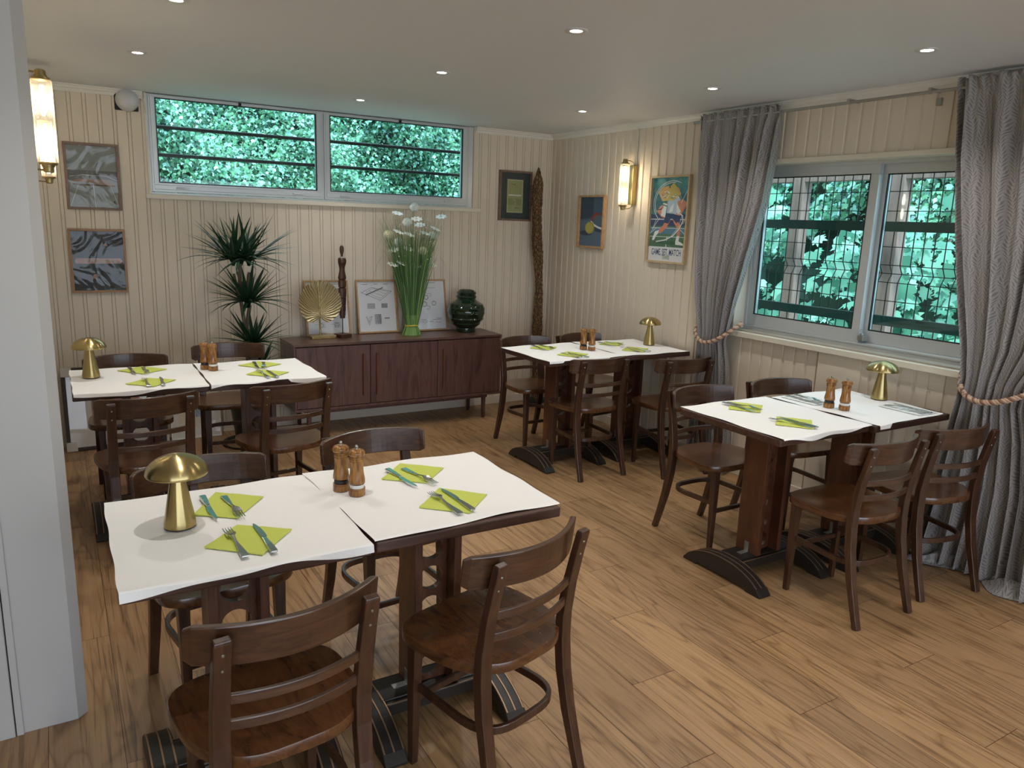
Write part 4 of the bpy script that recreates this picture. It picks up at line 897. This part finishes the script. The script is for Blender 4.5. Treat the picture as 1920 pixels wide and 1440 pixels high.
picture('picture_frame', 'dark-framed pale green panel picture on the back wall beside the bark log', .325, .420, (-.366, -.001, 1.617), 0, 0, 'frame_brown', .018, .022, art_green, ('p_dkteal', 'p_olive', 'p_olive2', 'p_cream', 'p_lightgrey', 'p_charcoal'), 'plastic')
# --- three drawings leaning on the sideboard
def art_draw1(P, L, T):
    L([(.10, .78), (.38, .88), (.92, .80), (.60, .62), (.10, .78)], .008, 1); L([(.22, .79), (.42, .86), (.84, .79), (.60, .66), (.22, .79)], .005, 1); L([(.30, .815), (.68, .71)], .005, 1); L([(.46, .84), (.76, .75)], .005, 1)
    P([(.22, .745), (.68, .885), (.68, .862), (.22, .722)], 2); L([(.22, .715), (.22, .76)], .008, 1); L([(.68, .85), (.68, .90)], .008, 1)
    for x0, y0, w, h in ((.24, .46, .20, .10), (.62, .47, .16, .085)):
        for k in range(8): L([(x0, y0+h*k/7), (x0+w, y0+h*k/7)], .005, 1)
        for k in range(11): L([(x0+w*k/10, y0), (x0+w*k/10, y0+h)], .004, 1)
    L([(.18, .30), (.26, .13), (.34, .30), (.28, .28), (.26, .18), (.22, .28), (.18, .30)], .006, 1)
    for k in range(9): L([(.42+.02*k, .15), (.42+.02*k, .34)], .005+.0008*k, 1)
    for k in range(6): L([(.42, .15+.038*k), (.60, .15+.038*k)], .004, 1)
    P([(.68, .25), (.82, .25), (.82, .27), (.68, .27)], 2)
    for u, w in ((.12, .16), (.44, .10), (.70, .14)): L([(u, .945), (u+w, .945)], .012, 2)
def art_draw2(P, L, T):
    for cx, cy, rr in ((.40, .82, .055), (.46, .66, .062), (.68, .535, .062), (.40, .52, .07)):
        L(circ(cx, cy, rr, 24, rr*.75)+[(cx+rr, cy)], .008, 1); L(circ(cx+.01, cy, rr*.75, 20, rr*.6)+[(cx+.01+rr*.75, cy)], .006, 2)
    L([(.44, .77), (.52, .73), (.60, .74), (.62, .69), (.55, .68)], .007, 2); L([(.47, .49), (.56, .47), (.54, .41), (.44, .42)], .008, 1); L([(.50, .855), (.75, .855)], .006, 1)
    for u, v, w in ((.55, .965, .2), (.72, .22, .16), (.62, .19, .25), (.28, .20, .15), (.28, .17, .2), (.52, .155, .12)): L([(u, v), (u+w, v)], .010, 2)
    for k in range(2): L([(.28+.4*k, .13), (.34+.4*k, .15), (.38+.4*k, .125), (.46+.4*k, .145)], .007, 1)
def art_draw3(P, L, T):
    L([(.62, .955), (.86, .955)], .012, 2); L([(.62, .86), (.80, .86)], .01, 2)
    for cx in (.32, .70):
        for k in range(4): L([(cx-.06, .12+.03*k), (cx+.10, .12+.03*k)], .007, 1)
        L(circ(cx, .16, .05, 18, .04)+[(cx+.05, .16)], .008, 1); L([(cx-.15, .18), (cx, .18)], .006, 1)
    for k in range(5): L(circ(.5, .6, .1+.05*k, 24, .08+.04*k), .006, 1)
tl = math.atan2(.080, .415)
for nm, lb, xc, w, ar in (('picture_frame', 'oak-framed line drawing behind the gold leaf sculpture on the sideboard', -2.045, .345, art_draw3), ('picture_frame', 'oak-framed technical drawing of a tennis court standing between carved figure and grass bouquet', -1.642, .335, art_draw1),
                          ('picture_frame', 'oak-framed drawing of small rackets half hidden behind the grass bouquet', -1.200, .335, art_draw2)):
    picture(nm, lb, w, .422, (xc, -.092, ST+.0004), 0, -tl, 'frame_oak', .013, .016, ar, ('p_paper', 'ink', 'p_grey2'), 'glass', group='framed drawings on the sideboard')
# --- big frames leaning on the floor, left
def art_pink(P, L, T): P([(.24, .22), (.76, .22), (.76, .86), (.24, .86)], 1); P([(.24, .22), (.76, .22), (.76, .34), (.24, .30)], 2); P([(.24, .45), (.60, .86), (.24, .86)], 3)
r = picture('picture_frame', 'large dark-framed pink print with white mount standing on the floor beside the pillar', .62, .56, (-3.535, -.105, .0), 0, -.12, 'frame_dark', .022, .025, art_pink, ('p_lightgrey', 'p_rose', 'p_bluegrey', 'p_tan'), 'glass')
for sx in (-1, 1):
    for z0 in (-.002, .50): MB().box(min(sx*.315, sx*.25), max(sx*.315, sx*.25), -.032, .002, z0+.001, z0+.064).build('corner_protector', 'cork', r, bevel=.003)
def art_plantprint(P, L, T):
    P([(.14, .16), (.86, .16), (.86, .88), (.14, .88)], 1); P([(.30, .36), (.44, .34), (.48, .48), (.40, .56), (.32, .50)], 4); P([(.50, .36), (.72, .34), (.74, .52), (.52, .52)], 2)
    for a in range(9): t = a*.7; P([(.42+.03*math.cos(t), .5), (.42+.2*math.cos(t), .55+.16*math.sin(t)), (.40+.12*math.cos(t+.5), .52+.12*math.sin(t+.5))], 3)
    for a in range(7): t = a*.9; P([(.66, .52), (.66+.14*math.cos(t), .60+.12*math.sin(t)), (.66+.1*math.cos(t+.5), .56+.1*math.sin(t+.5))], 3)
r = picture('picture_frame', 'smaller plastic-wrapped print of potted plants standing on the floor', .34, .42, (-3.035, -.095, .0), 0, -.12, 'white', .008, .018, art_plantprint, ('p_lightgrey', 'p_cream', 'p_bluegrey', 'p_sage', 'p_yel'), 'plastic')

# ------------------------------------------------------------ gold leaf, figure, vase, bouquet
r = empty('leaf_sculpture', (-2.135, -.225, ST), .05, 'shiny gold leaf sculpture on a small gold base, left on the sideboard', 'sculpture')
MB().box(-.095, .095, -.035, .035, 0, .024).build('base', 'gold', r, bevel=.003)
mb = MB(); mb.sweep([(-.018, 0, .02), (-.020, 0, .08), (-.024, -.004, .14)], .014, .012, ns=10, sm=True); mb.build('stem', 'gold', r)
nr, na = 44, 220; V = []
for i in range(nr+1):
    for k in range(na):
        a = 2*PI*k/na; q = i/nr; s_ = math.sin(a); c_ = math.cos(a)
        R_ = .163*(1-.05*s_); R_ *= 1-.34*math.exp(-((a-1.5*PI)/.20)**2); yz = .172 if s_ > 0 else .155
        rw_ = (1+.012*math.sin(a*37)*q**4)
        x = c_*R_*q*rw_; z = s_*R_/.163*yz*q*rw_; vein = 0
        V.append((x-.024, vein-.035*(q**2)*abs(c_)**1.5+.010*math.cos(2*a)*q, z+.272))
F = [(i*na+k, i*na+(k+1) % na, (i+1)*na+(k+1) % na, (i+1)*na+k) for i in range(nr) for k in range(na)]
mb = MB(); mb.add(V, F, 0, True); o = mb.build('leaf_blade', 'goldleaf', r); md = o.modifiers.new('s', 'SOLIDIFY'); md.thickness = .004
mb = MB(); mb.sweep([(-.024, -.004, .12), (-.024, -.012, .22), (-.028, -.014, .32), (-.035, -.012, .43)], [.013, .011, .008, .004], [.012, .010, .008, .004], ns=10, sm=True); mb.build('midrib', 'gold', r)
r = empty('carved_figure', (-1.978, -.215, ST), .35, 'tall slim carved dark wooden figure with white ring collar on a thin rod', 'figurine')
MB().box(-.05, .05, -.045, .045, 0, .028).build('base', 'carved', r, bevel=.004)
mb = MB(); mb.sweep([(0, 0, .02), (0, 0, .16)], .007, .007, ns=10, sm=True); mb.build('rod', 'black', r)
pf = [(.0, .145), (.020, .146), (.021, .165), (.024, .167), (.024, .2), (.026, .202), (.0265, .235), (.022, .237), (.026, .24), (.029, .285), (.030, .298), (.024, .302), (.030, .306), (.031, .35), (.030, .372), (.022, .377), (.029, .382), (.031, .425), (.024, .434), (.030, .44), (.032, .452), (.027, .475), (.020, .505), (.022, .53), (.029, .555), (.031, .578), (.029, .594), (.016, .604), (.0095, .612), (.009, .62), (.012, .63), (.0155, .645), (.017, .662), (.015, .678), (.009, .688), (.0, .69)]
mb = MB(); V0 = mb; mb.lathe(pf, 28, cap=False); mb.v = [(x*1.05, y*.8-(.008*math.exp(-((z-.57)/.016)**2) if y < 0 else 0), z) for x, y, z in mb.v]; mb.build('body', 'carved', r)
for z, rr in ((.600, .021), (.606, .018)):
    mb = MB(); mb.sweep([(rr*1.05*math.cos(a), rr*.9*math.sin(a), z) for a in np.linspace(0, 2*PI, 25)], .003, .003, ns=6, sm=True); mb.build('ring_collar', 'white', r)
pf = [(.0, .002), (.070, 0), (.078, .004), (.080, .03), (.079, .036), (.083, .040), (.088, .046), (.118, .068), (.122, .076), (.118, .082), (.142, .104), (.147, .114), (.142, .122), (.154, .150), (.158, .160), (.153, .168), (.155, .192), (.157, .200), (.150, .207), (.140, .226), (.138, .233), (.130, .238), (.112, .248), (.090, .260), (.078, .272), (.080, .282), (.085, .290), (.082, .298), (.074, .304), (.080, .316), (.083, .323), (.077, .331), (.068, .336), (.063, .344), (.058, .345), (.055, .335), (.06, .30), (0, .28)]
r = empty('green_vase', (-.935, -.235, ST), 0, 'dark green glazed ribbed vase at the right end of the sideboard', 'vase')
mb = MB(); mb.lathe(pf, 64, cap=False); mb.build('vase_body', 'glaze', r)
# bouquet
BX, BY = -1.43, -.255
r = empty('grass_bouquet', (BX, BY, ST), 0, 'tall artificial grass bundle with white flowers standing on the sideboard', 'bouquet')
def blade(mb, p0, p1, p2, w, mi=0, n=7):
    V = []
    for i in range(n+1):
        t = i/n; q = [p0[k]*(1-t)**2+2*p1[k]*t*(1-t)+p2[k]*t*t for k in range(3)]; ww = w*(1-t**2.2)*.5+.0002
        V += [(q[0]-ww, q[1], q[2]), (q[0]+ww, q[1], q[2])]
    mb.add(V, [(2*i, 2*i+1, 2*i+3, 2*i+2) for i in range(n)], mi, True)
mb = MB(); mb.keep = True
for k in range(420):
    a = random.uniform(0, 2*PI); q = math.sqrt(random.random()); hh = random.uniform(.34, .95)**1.0; sp = .03+.22*q*(hh/.8)**1.3
    c_, s_ = math.cos(a), math.sin(a)
    b0 = (.046*q*c_, .040*q*s_, .06); d = (sp*c_, sp*s_*.55, hh*random.uniform(.85, 1)); m1 = (.07*q*c_+sp*.22*c_, .05*q*s_, hh*.55)
    if s_*.55*sp > .14: d = (d[0], .14, d[2])
    blade(mb, b0, m1, d, random.uniform(.0035, .007), k % 3 == 0)
for k in range(150):
    a = random.uniform(0, 2*PI); c_, s_ = math.cos(a), math.sin(a); l = random.uniform(.12, .30); h_ = random.uniform(.75, 1.0)
    blade(mb, (.04*c_, .03*s_, .1), (.10*c_, .06*s_, .6), (l*c_, min(.12*s_, .12), h_), .0028, k % 4 == 0, n=8)
for k in range(26):
    a = random.uniform(0, 2*PI); c_, s_ = math.cos(a), math.sin(a); l = random.uniform(.24, .36)
    blade(mb, (.04*c_, .03*s_, .1), (.22*c_, min(.1*s_, .1), random.uniform(.75, 1.0)), (l*c_, min(.12*s_, .12), random.uniform(.35, .85)), .0025, n=10)
mb.build('grass_blades', ['grass', 'grasslight'], r)
mb = MB(); mb.keep = True
for k in range(90):
    a = 2*PI*k/90+random.uniform(-.03, .03); q = .75+.25*random.random() if k % 3 else .4; c_, s_ = math.cos(a), math.sin(a)
    mb.sweep([(.078*q*c_, .066*q*s_, 0), (.060*q*c_, .052*q*s_, .05), (.048*q*c_, .043*q*s_, .075), (.062*q*c_, .05*q*s_, .16)], [.007, .006, .005, .004], [.004]*4, side=(-s_, c_, 0))
mb.build('grass_stubs', 'grasslight', r)
mb = MB(); mb.sweep([(.053*math.cos(a), .046*math.sin(a), .076+.002*math.sin(3*a)) for a in np.linspace(0, 2*PI, 30)], .010, .006, ns=8, sm=True); mb.build('twine', 'yellow', r)
def flower(kind, x, z):
    y = random.uniform(-.07, .05); px, pz = x-BX, z-ST
    mb = MB(); mb.keep = True; blade(mb, (px*.1, 0, .08), (px*.35, y*.5, pz*.6), (px, y, pz), .004, n=8)
    nrm = Vector((px*.6+random.uniform(-.3, .3), -.75, .35+random.uniform(-.2, .5))).normalized()
    if kind == 'pom':
        for i in range(150):
            ph = math.acos(1-2*(i+.5)/150); th = i*2.39996; d = Vector((math.sin(ph)*math.cos(th), math.sin(ph)*math.sin(th), math.cos(ph)))
            u = d.orthogonal().normalized(); R_ = .037*(1-.12*(d.z < -.2)); c = Vector((px, y, pz)); w = .0075
            mb.add([c+d*R_*.4-u*w, c+d*R_*.4+u*w, c+d*R_+u*w*.8+Vector((0, 0, .001)), c+d*R_-u*w*.8], [(0, 1, 2, 3)], 1)
        mb.lathe([(0, -.030), (.022, -.02), (.030, 0), (.022, .02), (0, .030)], 14, (px, y, pz), 1, cap=False)
    else:
        nrm = Vector((random.uniform(-.3, .3), -.35, .9)).normalized(); u = nrm.orthogonal().normalized(); v = nrm.cross(u); c = Vector((px, y, pz))
        for i in range(8):
            a = 2*PI*i/8; d = u*math.cos(a)+v*math.sin(a); e = nrm.cross(d); R_ = .044
            mb.add([c, c+d*R_*.5-e*.013+nrm*.004, c+d*R_-e*.008+nrm*.006, c+d*R_*1.06+nrm*.003, c+d*R_+e*.008+nrm*.006, c+d*R_*.5+e*.013+nrm*.004], [(0, 1, 2, 3, 4, 5)], 1, True)
        for i in range(5): mb.add([c+nrm*.006+u*.007*math.cos(a)+v*.007*math.sin(a) for a in np.linspace(0, 2*PI, 9)[:-1]], [tuple(range(8))], 2)
    mb.build('flower', ['grass', 'petalcream' if kind == 'pom' and random.random() < .5 else 'petal', 'yellow'], r)
for x, z in [(-1.4, 1.689), (-1.467, 1.574), (-1.617, 1.478), (-1.528, 1.421), (-1.346, 1.36), (-1.245, 1.477), (-1.244, 1.413)]: flower('pom', x, z)
for x, z in [(-1.536, 1.638), (-1.18, 1.625), (-1.466, 1.481), (-1.571, 1.362), (-1.461, 1.371), (-1.525, 1.262), (-1.35, 1.496), (-1.36, 1.556), (-1.257, 1.248), (-1.376, 1.243), (-1.594, 1.252), (-1.567, 1.5), (-1.25, 1.53), (-1.42, 1.60)]: flower('cos', x, z)
mb = MB()
for k in range(60):
    a = random.uniform(-.16, .14); z = random.uniform(1.28, 1.64); mb.lathe([(0, -.004), (.0035, -.002), (.004, 0), (.0035, .002), (0, .004)], 6, (a, random.uniform(-.12, .03), z-ST), 0, cap=False)
tag(mb.build('tiny_buds', 'petalcream', r), kind='stuff')

# ------------------------------------------------------------ potted dracaena
r = empty('potted_dracaena', (-2.705, -.37, 0), 0, 'tall spiky dracaena in a dark green pot left of the sideboard', 'plant')
mb = MB(); mb.lathe([(.095, 0), (.105, .004), (.140, .28), (.150, .29), (.150, .33), (.140, .332), (.135, .30)], 40, cap=False); mb.lathe([(0, .0), (.1, .001)], 40, cap=False); mb.build('pot', 'pot', r)
mb = MB(); mb.lathe([(.136, .295), (.07, .305), (0, .31)], 32, cap=False); mb.build('soil', 'soil', r)
mb = MB(); mb.lathe([(.20, .006), (.20, .014), (.185, .010), (.17, .0), (.19, .0)], 36, (.0, 0, 0), cap=False); mb.build('saucer', 'black', r)
HD = [(-.035, -.03, 1.27, .40, 1.0, 90), (.00, -.03, .985, .35, .9, 60), (.02, -.04, .70, .31, .8, 48), (.08, -.03, .55, .24, .6, 26)]
for k, (hx, hy, hz, ln, up, cnt) in enumerate(HD):
    mb = MB(); n_ = 9; pth = [(hx*(t)**1.0+(.02*math.sin(6*t+k)), hy*t+.01*math.cos(5*t+k)+(.03 if k == 1 else 0)*(1-t), .28+(hz-.28)*t) for t in np.linspace(0, 1, n_)]
    mb.sweep(pth, .026 if k < 3 else .018, .026 if k < 3 else .018, ns=10, sm=True)
    if k == 0:
        for dx, h2 in ((-.05, 1.20), (.05, 1.21)): mb.sweep([(pth[5][0], pth[5][1], 1.02), (pth[5][0]+dx*.6, hy, 1.08), (hx+dx, hy, h2)], .018, .018, ns=8, sm=True)
    mb.build('cane', 'bark', r)
    mb = MB(); mb.keep = True
    for j in range(cnt):
        a = j*2.39996+k; el = (1.35*(1-(j/cnt))**.85-.12 if k < 3 else random.uniform(.2, 1.3)); l = ln*random.uniform(.75, 1.08)
        cx = hx+(random.choice((-.05, 0, .05)) if k == 0 else 0)
        d = Vector((math.cos(a)*math.cos(el), math.sin(a)*math.cos(el), math.sin(el))); p = Vector((cx, hy, hz+.05*j/cnt-.02)); w = random.uniform(.022, .034)*(1 if k < 3 else .8)
        sd = Vector((-math.sin(a), math.cos(a), 0)); V = []; n_ = 7; q = p.copy()
        for i in range(n_+1):
            t = i/n_; ww = w*(.55+.45*math.sin(PI*min(1, t*1.6+.15)) if t < .5 else (1-t)*2*.98+.01)*.5; up_ = sd.cross(d).normalized()
            yw = q.y-r.location.y*0
            V += [q-sd*ww+up_*-0.0, q+up_*(-ww*.35), q+sd*ww]
            q = q+d*(l/n_); d = (d+Vector((0, 0, -1))*(.045+.16*(el < .25)*t+.01)*random.uniform(.6, 1.3)).normalized()
            if q.y > .34: q.y = .34; d.y = 0; d.normalize()
        mb.add(V, [(3*i+m, 3*i+m+1, 3*i+m+4, 3*i+m+3) for i in range(n_) for m in (0, 1)], 0, True)
    mb.build('leaf_rosette', 'leaf', r)

# ------------------------------------------------------------ bark log, speaker
r = empty('bark_log', (-.125, -.10, 0), 0, 'tall slender rough-barked log standing in the room corner', 'log')
n, m = 260, 26; V = []
for i in range(n+1):
    t = i/n; z = .03+2.03*t; cx = -.065*t+.012*math.sin(5*t)+.008*math.sin(13*t+1); cy = .0*t; R_ = .039+.004*math.sin(8*t+1)+.004*math.sin(21*t)+.006*math.exp(-((t-.86)/.012)**2)+.007*math.exp(-((t-.32)/.02)**2)
    if t > .93: R_ *= max(.12, 1-((t-.93)/.07)**1.3*.9)
    for k in range(m):
        a = 2*PI*k/m; rr = R_*(1+.10*math.sin(7*a+9*t+2*math.sin(30*t))+random.uniform(-.09, .09)); V.append((cx+rr*math.cos(a), cy+rr*math.sin(a), z+(random.uniform(-.02, .02) if t > .97 else 0)))
mb = MB(); mb.add(V, [(i*m+k, i*m+(k+1) % m, (i+1)*m+(k+1) % m, (i+1)*m+k) for i in range(n) for k in range(m)]+[tuple(range(m))[::-1], tuple(n*m+k for k in range(m))], 0, True); mb.build('trunk', 'logbark', r)
MB().box(-.09, .09, -.075, .075, 0, .032).build('base_plate', 'pot', r, bevel=.003)
r = empty('wall_speaker', (-3.335, 0, 2.295), 0, 'small round white speaker on a black square mount left of the high window', 'speaker')
MB().box(-.075, .065, -.012, 0, -.065, .06).build('mount', 'black', r, bevel=.006)
mb = MB(); mb.lathe([(0, .062), (.022, .060), (.045, .050), (.062, .034), (.070, .012), (.070, .0)], 40, cap=False); mb.v = [(x, -z-.01, y) for x, y, z in mb.v]; mb.build('round_cover', 'whitemetal', r)
mb = MB(); mb.sweep([(.085, -.006, .02), (.10, -.006, .0), (.105, -.006, -.07)], .008, .008, ns=8); mb.build('cable', 'trim', r)

# ------------------------------------------------------------ curtains and rail
r = empty('curtain_rail', (-.085, -3.1, 2.292), 0, 'thin metal curtain rail running above the sliding window', 'curtain rail')
mb = MB(); mb.sweep([(0, 1.27, 0), (0, -1.5, 0)], .016, .012, ns=8, sm=True); mb.build('rod', 'rod', r)
for y in (1.2, .10, -.35, -1.2):
    mb = MB(); mb.box(-.004, .084, y-.006, y+.006, .004, .020); mb.box(-.008, .008, y-.008, y+.008, -.009, .02); mb.build('rail_bracket', 'rod', r, bevel=.002)
MB().box(.066, .084, -.37, -.345, -.055, -.02).build('loose_hook', 'steelm', r)
def curtain(name, label, rows, nf, seed, xoff=-.085, amp=.040):
    """rows: (z, y_left, y_right, fold amplitude factor, x shift) from top to bottom, y_left is nearer the corner"""
    rows = sorted(rows, key=lambda q: -q[0]); Z = [q[0] for q in rows][::-1]
    gi = lambda z, c: float(np.interp(z, Z, [q[c] for q in rows][::-1]))
    nv, nu = 150, 300; V = []; UV = []
    zt, zb = rows[0][0], rows[-1][0]; w0 = 1.5
    for j in range(nv+1):
        z = zt+(zb-zt)*j/nv; yl, yr, am, xs = (gi(z, c) for c in (1, 2, 3, 4))
        for i in range(nu+1):
            u = i/nu; ph = 2*PI*nf*(u+.018*math.sin(7*u+seed)+.012*math.sin(19*u+seed*2)); k = min(1, (zt-z)/.12)
            f = (math.sin(ph+.5*math.sin(2.2*z+seed))+.4*math.sin(1.7*ph+1.1*z+seed)+.22*math.sin(3.3*ph-z))*(.75+.35*math.sin(5*u+seed*3))
            gat = (1-k)*.35*math.sin(ph*3.1+40*z)
            x = xoff+xs+amp*am*(f*(.35+.65*k)+gat)
            y = yl+(yr-yl)*u+.008*am*math.cos(ph*1.0+z)*(1 if .02 < u < .98 else 0)
            V.append((min(x, -.012), y, z+(.006*math.sin(ph*2) if j == 0 else 0))); UV.append((u*w0, z))
    W_ = nu+1; F = [(j*W_+i, j*W_+i+1, (j+1)*W_+i+1, (j+1)*W_+i) for j in range(nv) for i in range(nu)]
    r = empty(name, (0, 0, 0), 0, label, 'curtain', 'grey leaf-patterned curtains')
    mb = MB(); mb.add(V, F, 0, True); mb.keep = True; o = mb.build('fabric', 'curtain', r)
    ul = o.data.uv_layers.new(name='UVMap'); li = np.zeros(len(o.data.loops), dtype=np.int32); o.data.loops.foreach_get('vertex_index', li); ul.data.foreach_set('uv', np.array(UV, dtype=np.float32)[li].reshape(-1))
    md = o.modifiers.new('s', 'SOLIDIFY'); md.thickness = .0015
    return r
def tieback(parent, pts, name='rope_tieback'):
    """twisted rope: three strands around a path"""
    P = [Vector(p) for p in pts]; n = 140; ts = np.linspace(0, len(P)-1, n); path = []
    for t in ts:
        i = min(int(t), len(P)-2); f = t-i; p0, p1, p2, p3 = P[max(i-1, 0)], P[i], P[i+1], P[min(i+2, len(P)-1)]
        path.append(.5*((2*p1)+(-p0+p2)*f+(2*p0-5*p1+4*p2-p3)*f*f+(-p0+3*p1-3*p2+p3)*f**3))
    L = 0; ls = [0]
    for a, b in zip(path[:-1], path[1:]): L += (b-a).length; ls.append(L)
    mb = MB()
    for s in range(3):
        q = []
        for i, p in enumerate(path):
            t = (path[min(i+1, n-1)]-path[max(i-1, 0)]).normalized(); a = t.cross(Vector((0, .1, 1))).normalized(); b = t.cross(a); an = 2*PI*(ls[i]/.04)+s*2*PI/3
            q.append(p+a*math.cos(an)*.0072+b*math.sin(an)*.0072)
        mb.sweep(q, .0135, .0135, mi=0 if s < 2 else 1, ns=8, sm=True)
    mb.build(name, ['rope', 'ropeb'], parent)
c1 = curtain('window_curtain', 'grey leaf-patterned curtain tied back at the left of the sliding window, above a chair', [(2.333, -1.885, -2.555, .55, 0), (2.29, -1.885, -2.56, .6, 0), (2.1, -1.89, -2.545, .9, 0), (1.77, -1.91, -2.50, 1, 0), (1.45, -1.945, -2.42, .95, -.01), (1.15, -1.985, -2.345, .8, -.01), (.95, -2.03, -2.305, .6, -.01), (.88, -2.035, -2.295, .55, -.01), (.7, -2.03, -2.33, .8, 0), (.4, -2.02, -2.37, 1, 0), (.012, -2.0, -2.40, 1.1, 0)], 7.5, 1.0)
tieback(c1, [(-.012, -2.345, 1.01), (-.075, -2.335, .975), (-.125, -2.28, .915), (-.145, -2.20, .872), (-.142, -2.12, .868), (-.12, -2.045, .905), (-.07, -2.005, .96), (-.014, -2.0, .985)])
c2 = curtain('window_curtain', 'grey leaf-patterned curtain tied back at the right edge of the photo', [(2.335, -3.592, -4.60, .6, 0), (2.29, -3.592, -4.60, .6, 0), (1.96, -3.635, -4.59, .95, 0), (1.6, -3.70, -4.55, 1, 0), (1.32, -3.765, -4.46, .95, -.01), (1.1, -3.815, -4.35, .8, -.015), (.95, -3.84, -4.23, .65, -.02), (.85, -3.835, -4.22, .65, -.02), (.7, -3.815, -4.28, .85, -.01), (.45, -3.79, -4.34, 1, -.01), (.2, -3.77, -4.36, 1.15, -.02), (.012, -3.75, -4.38, 1.3, -.03)], 9, 3.0, -.10, .050)
tieback(c2, [(-.014, -3.80, 1.02), (-.085, -3.81, .955), (-.150, -3.855, .895), (-.178, -3.93, .862), (-.185, -4.01, .868), (-.17, -4.10, .905), (-.12, -4.21, .985), (-.014, -4.31, 1.07)])
# pooled cloth on the floor
V = []; nu, nv = 70, 22
for j in range(nv+1):
    for i in range(nu+1):
        u, t = i/nu, j/nv; y = -3.74-.62*u; x = -.03-.20*t*(.7+.3*math.sin(9*u+1)); h = .055*math.sin(PI*t)**.7*(.6+.4*math.sin(23*u+5*t))+.02*math.sin(11*u+9*t)*math.sin(PI*t)
        V.append((x, y+.02*math.sin(14*t+8*u), max(.004, h)))
mb = MB(); mb.add(V, [(j*(nu+1)+i, j*(nu+1)+i+1, (j+1)*(nu+1)+i+1, (j+1)*(nu+1)+i) for j in range(nv) for i in range(nu)], 0, True); mb.keep = True
o = mb.build('pooled_hem', 'curtain', c2); ul = o.data.uv_layers.new(name='UVMap'); li = np.zeros(len(o.data.loops), dtype=np.int32); o.data.loops.foreach_get('vertex_index', li); ul.data.foreach_set('uv', np.array([(v[1], v[0]) for v in V], dtype=np.float32)[li].reshape(-1))
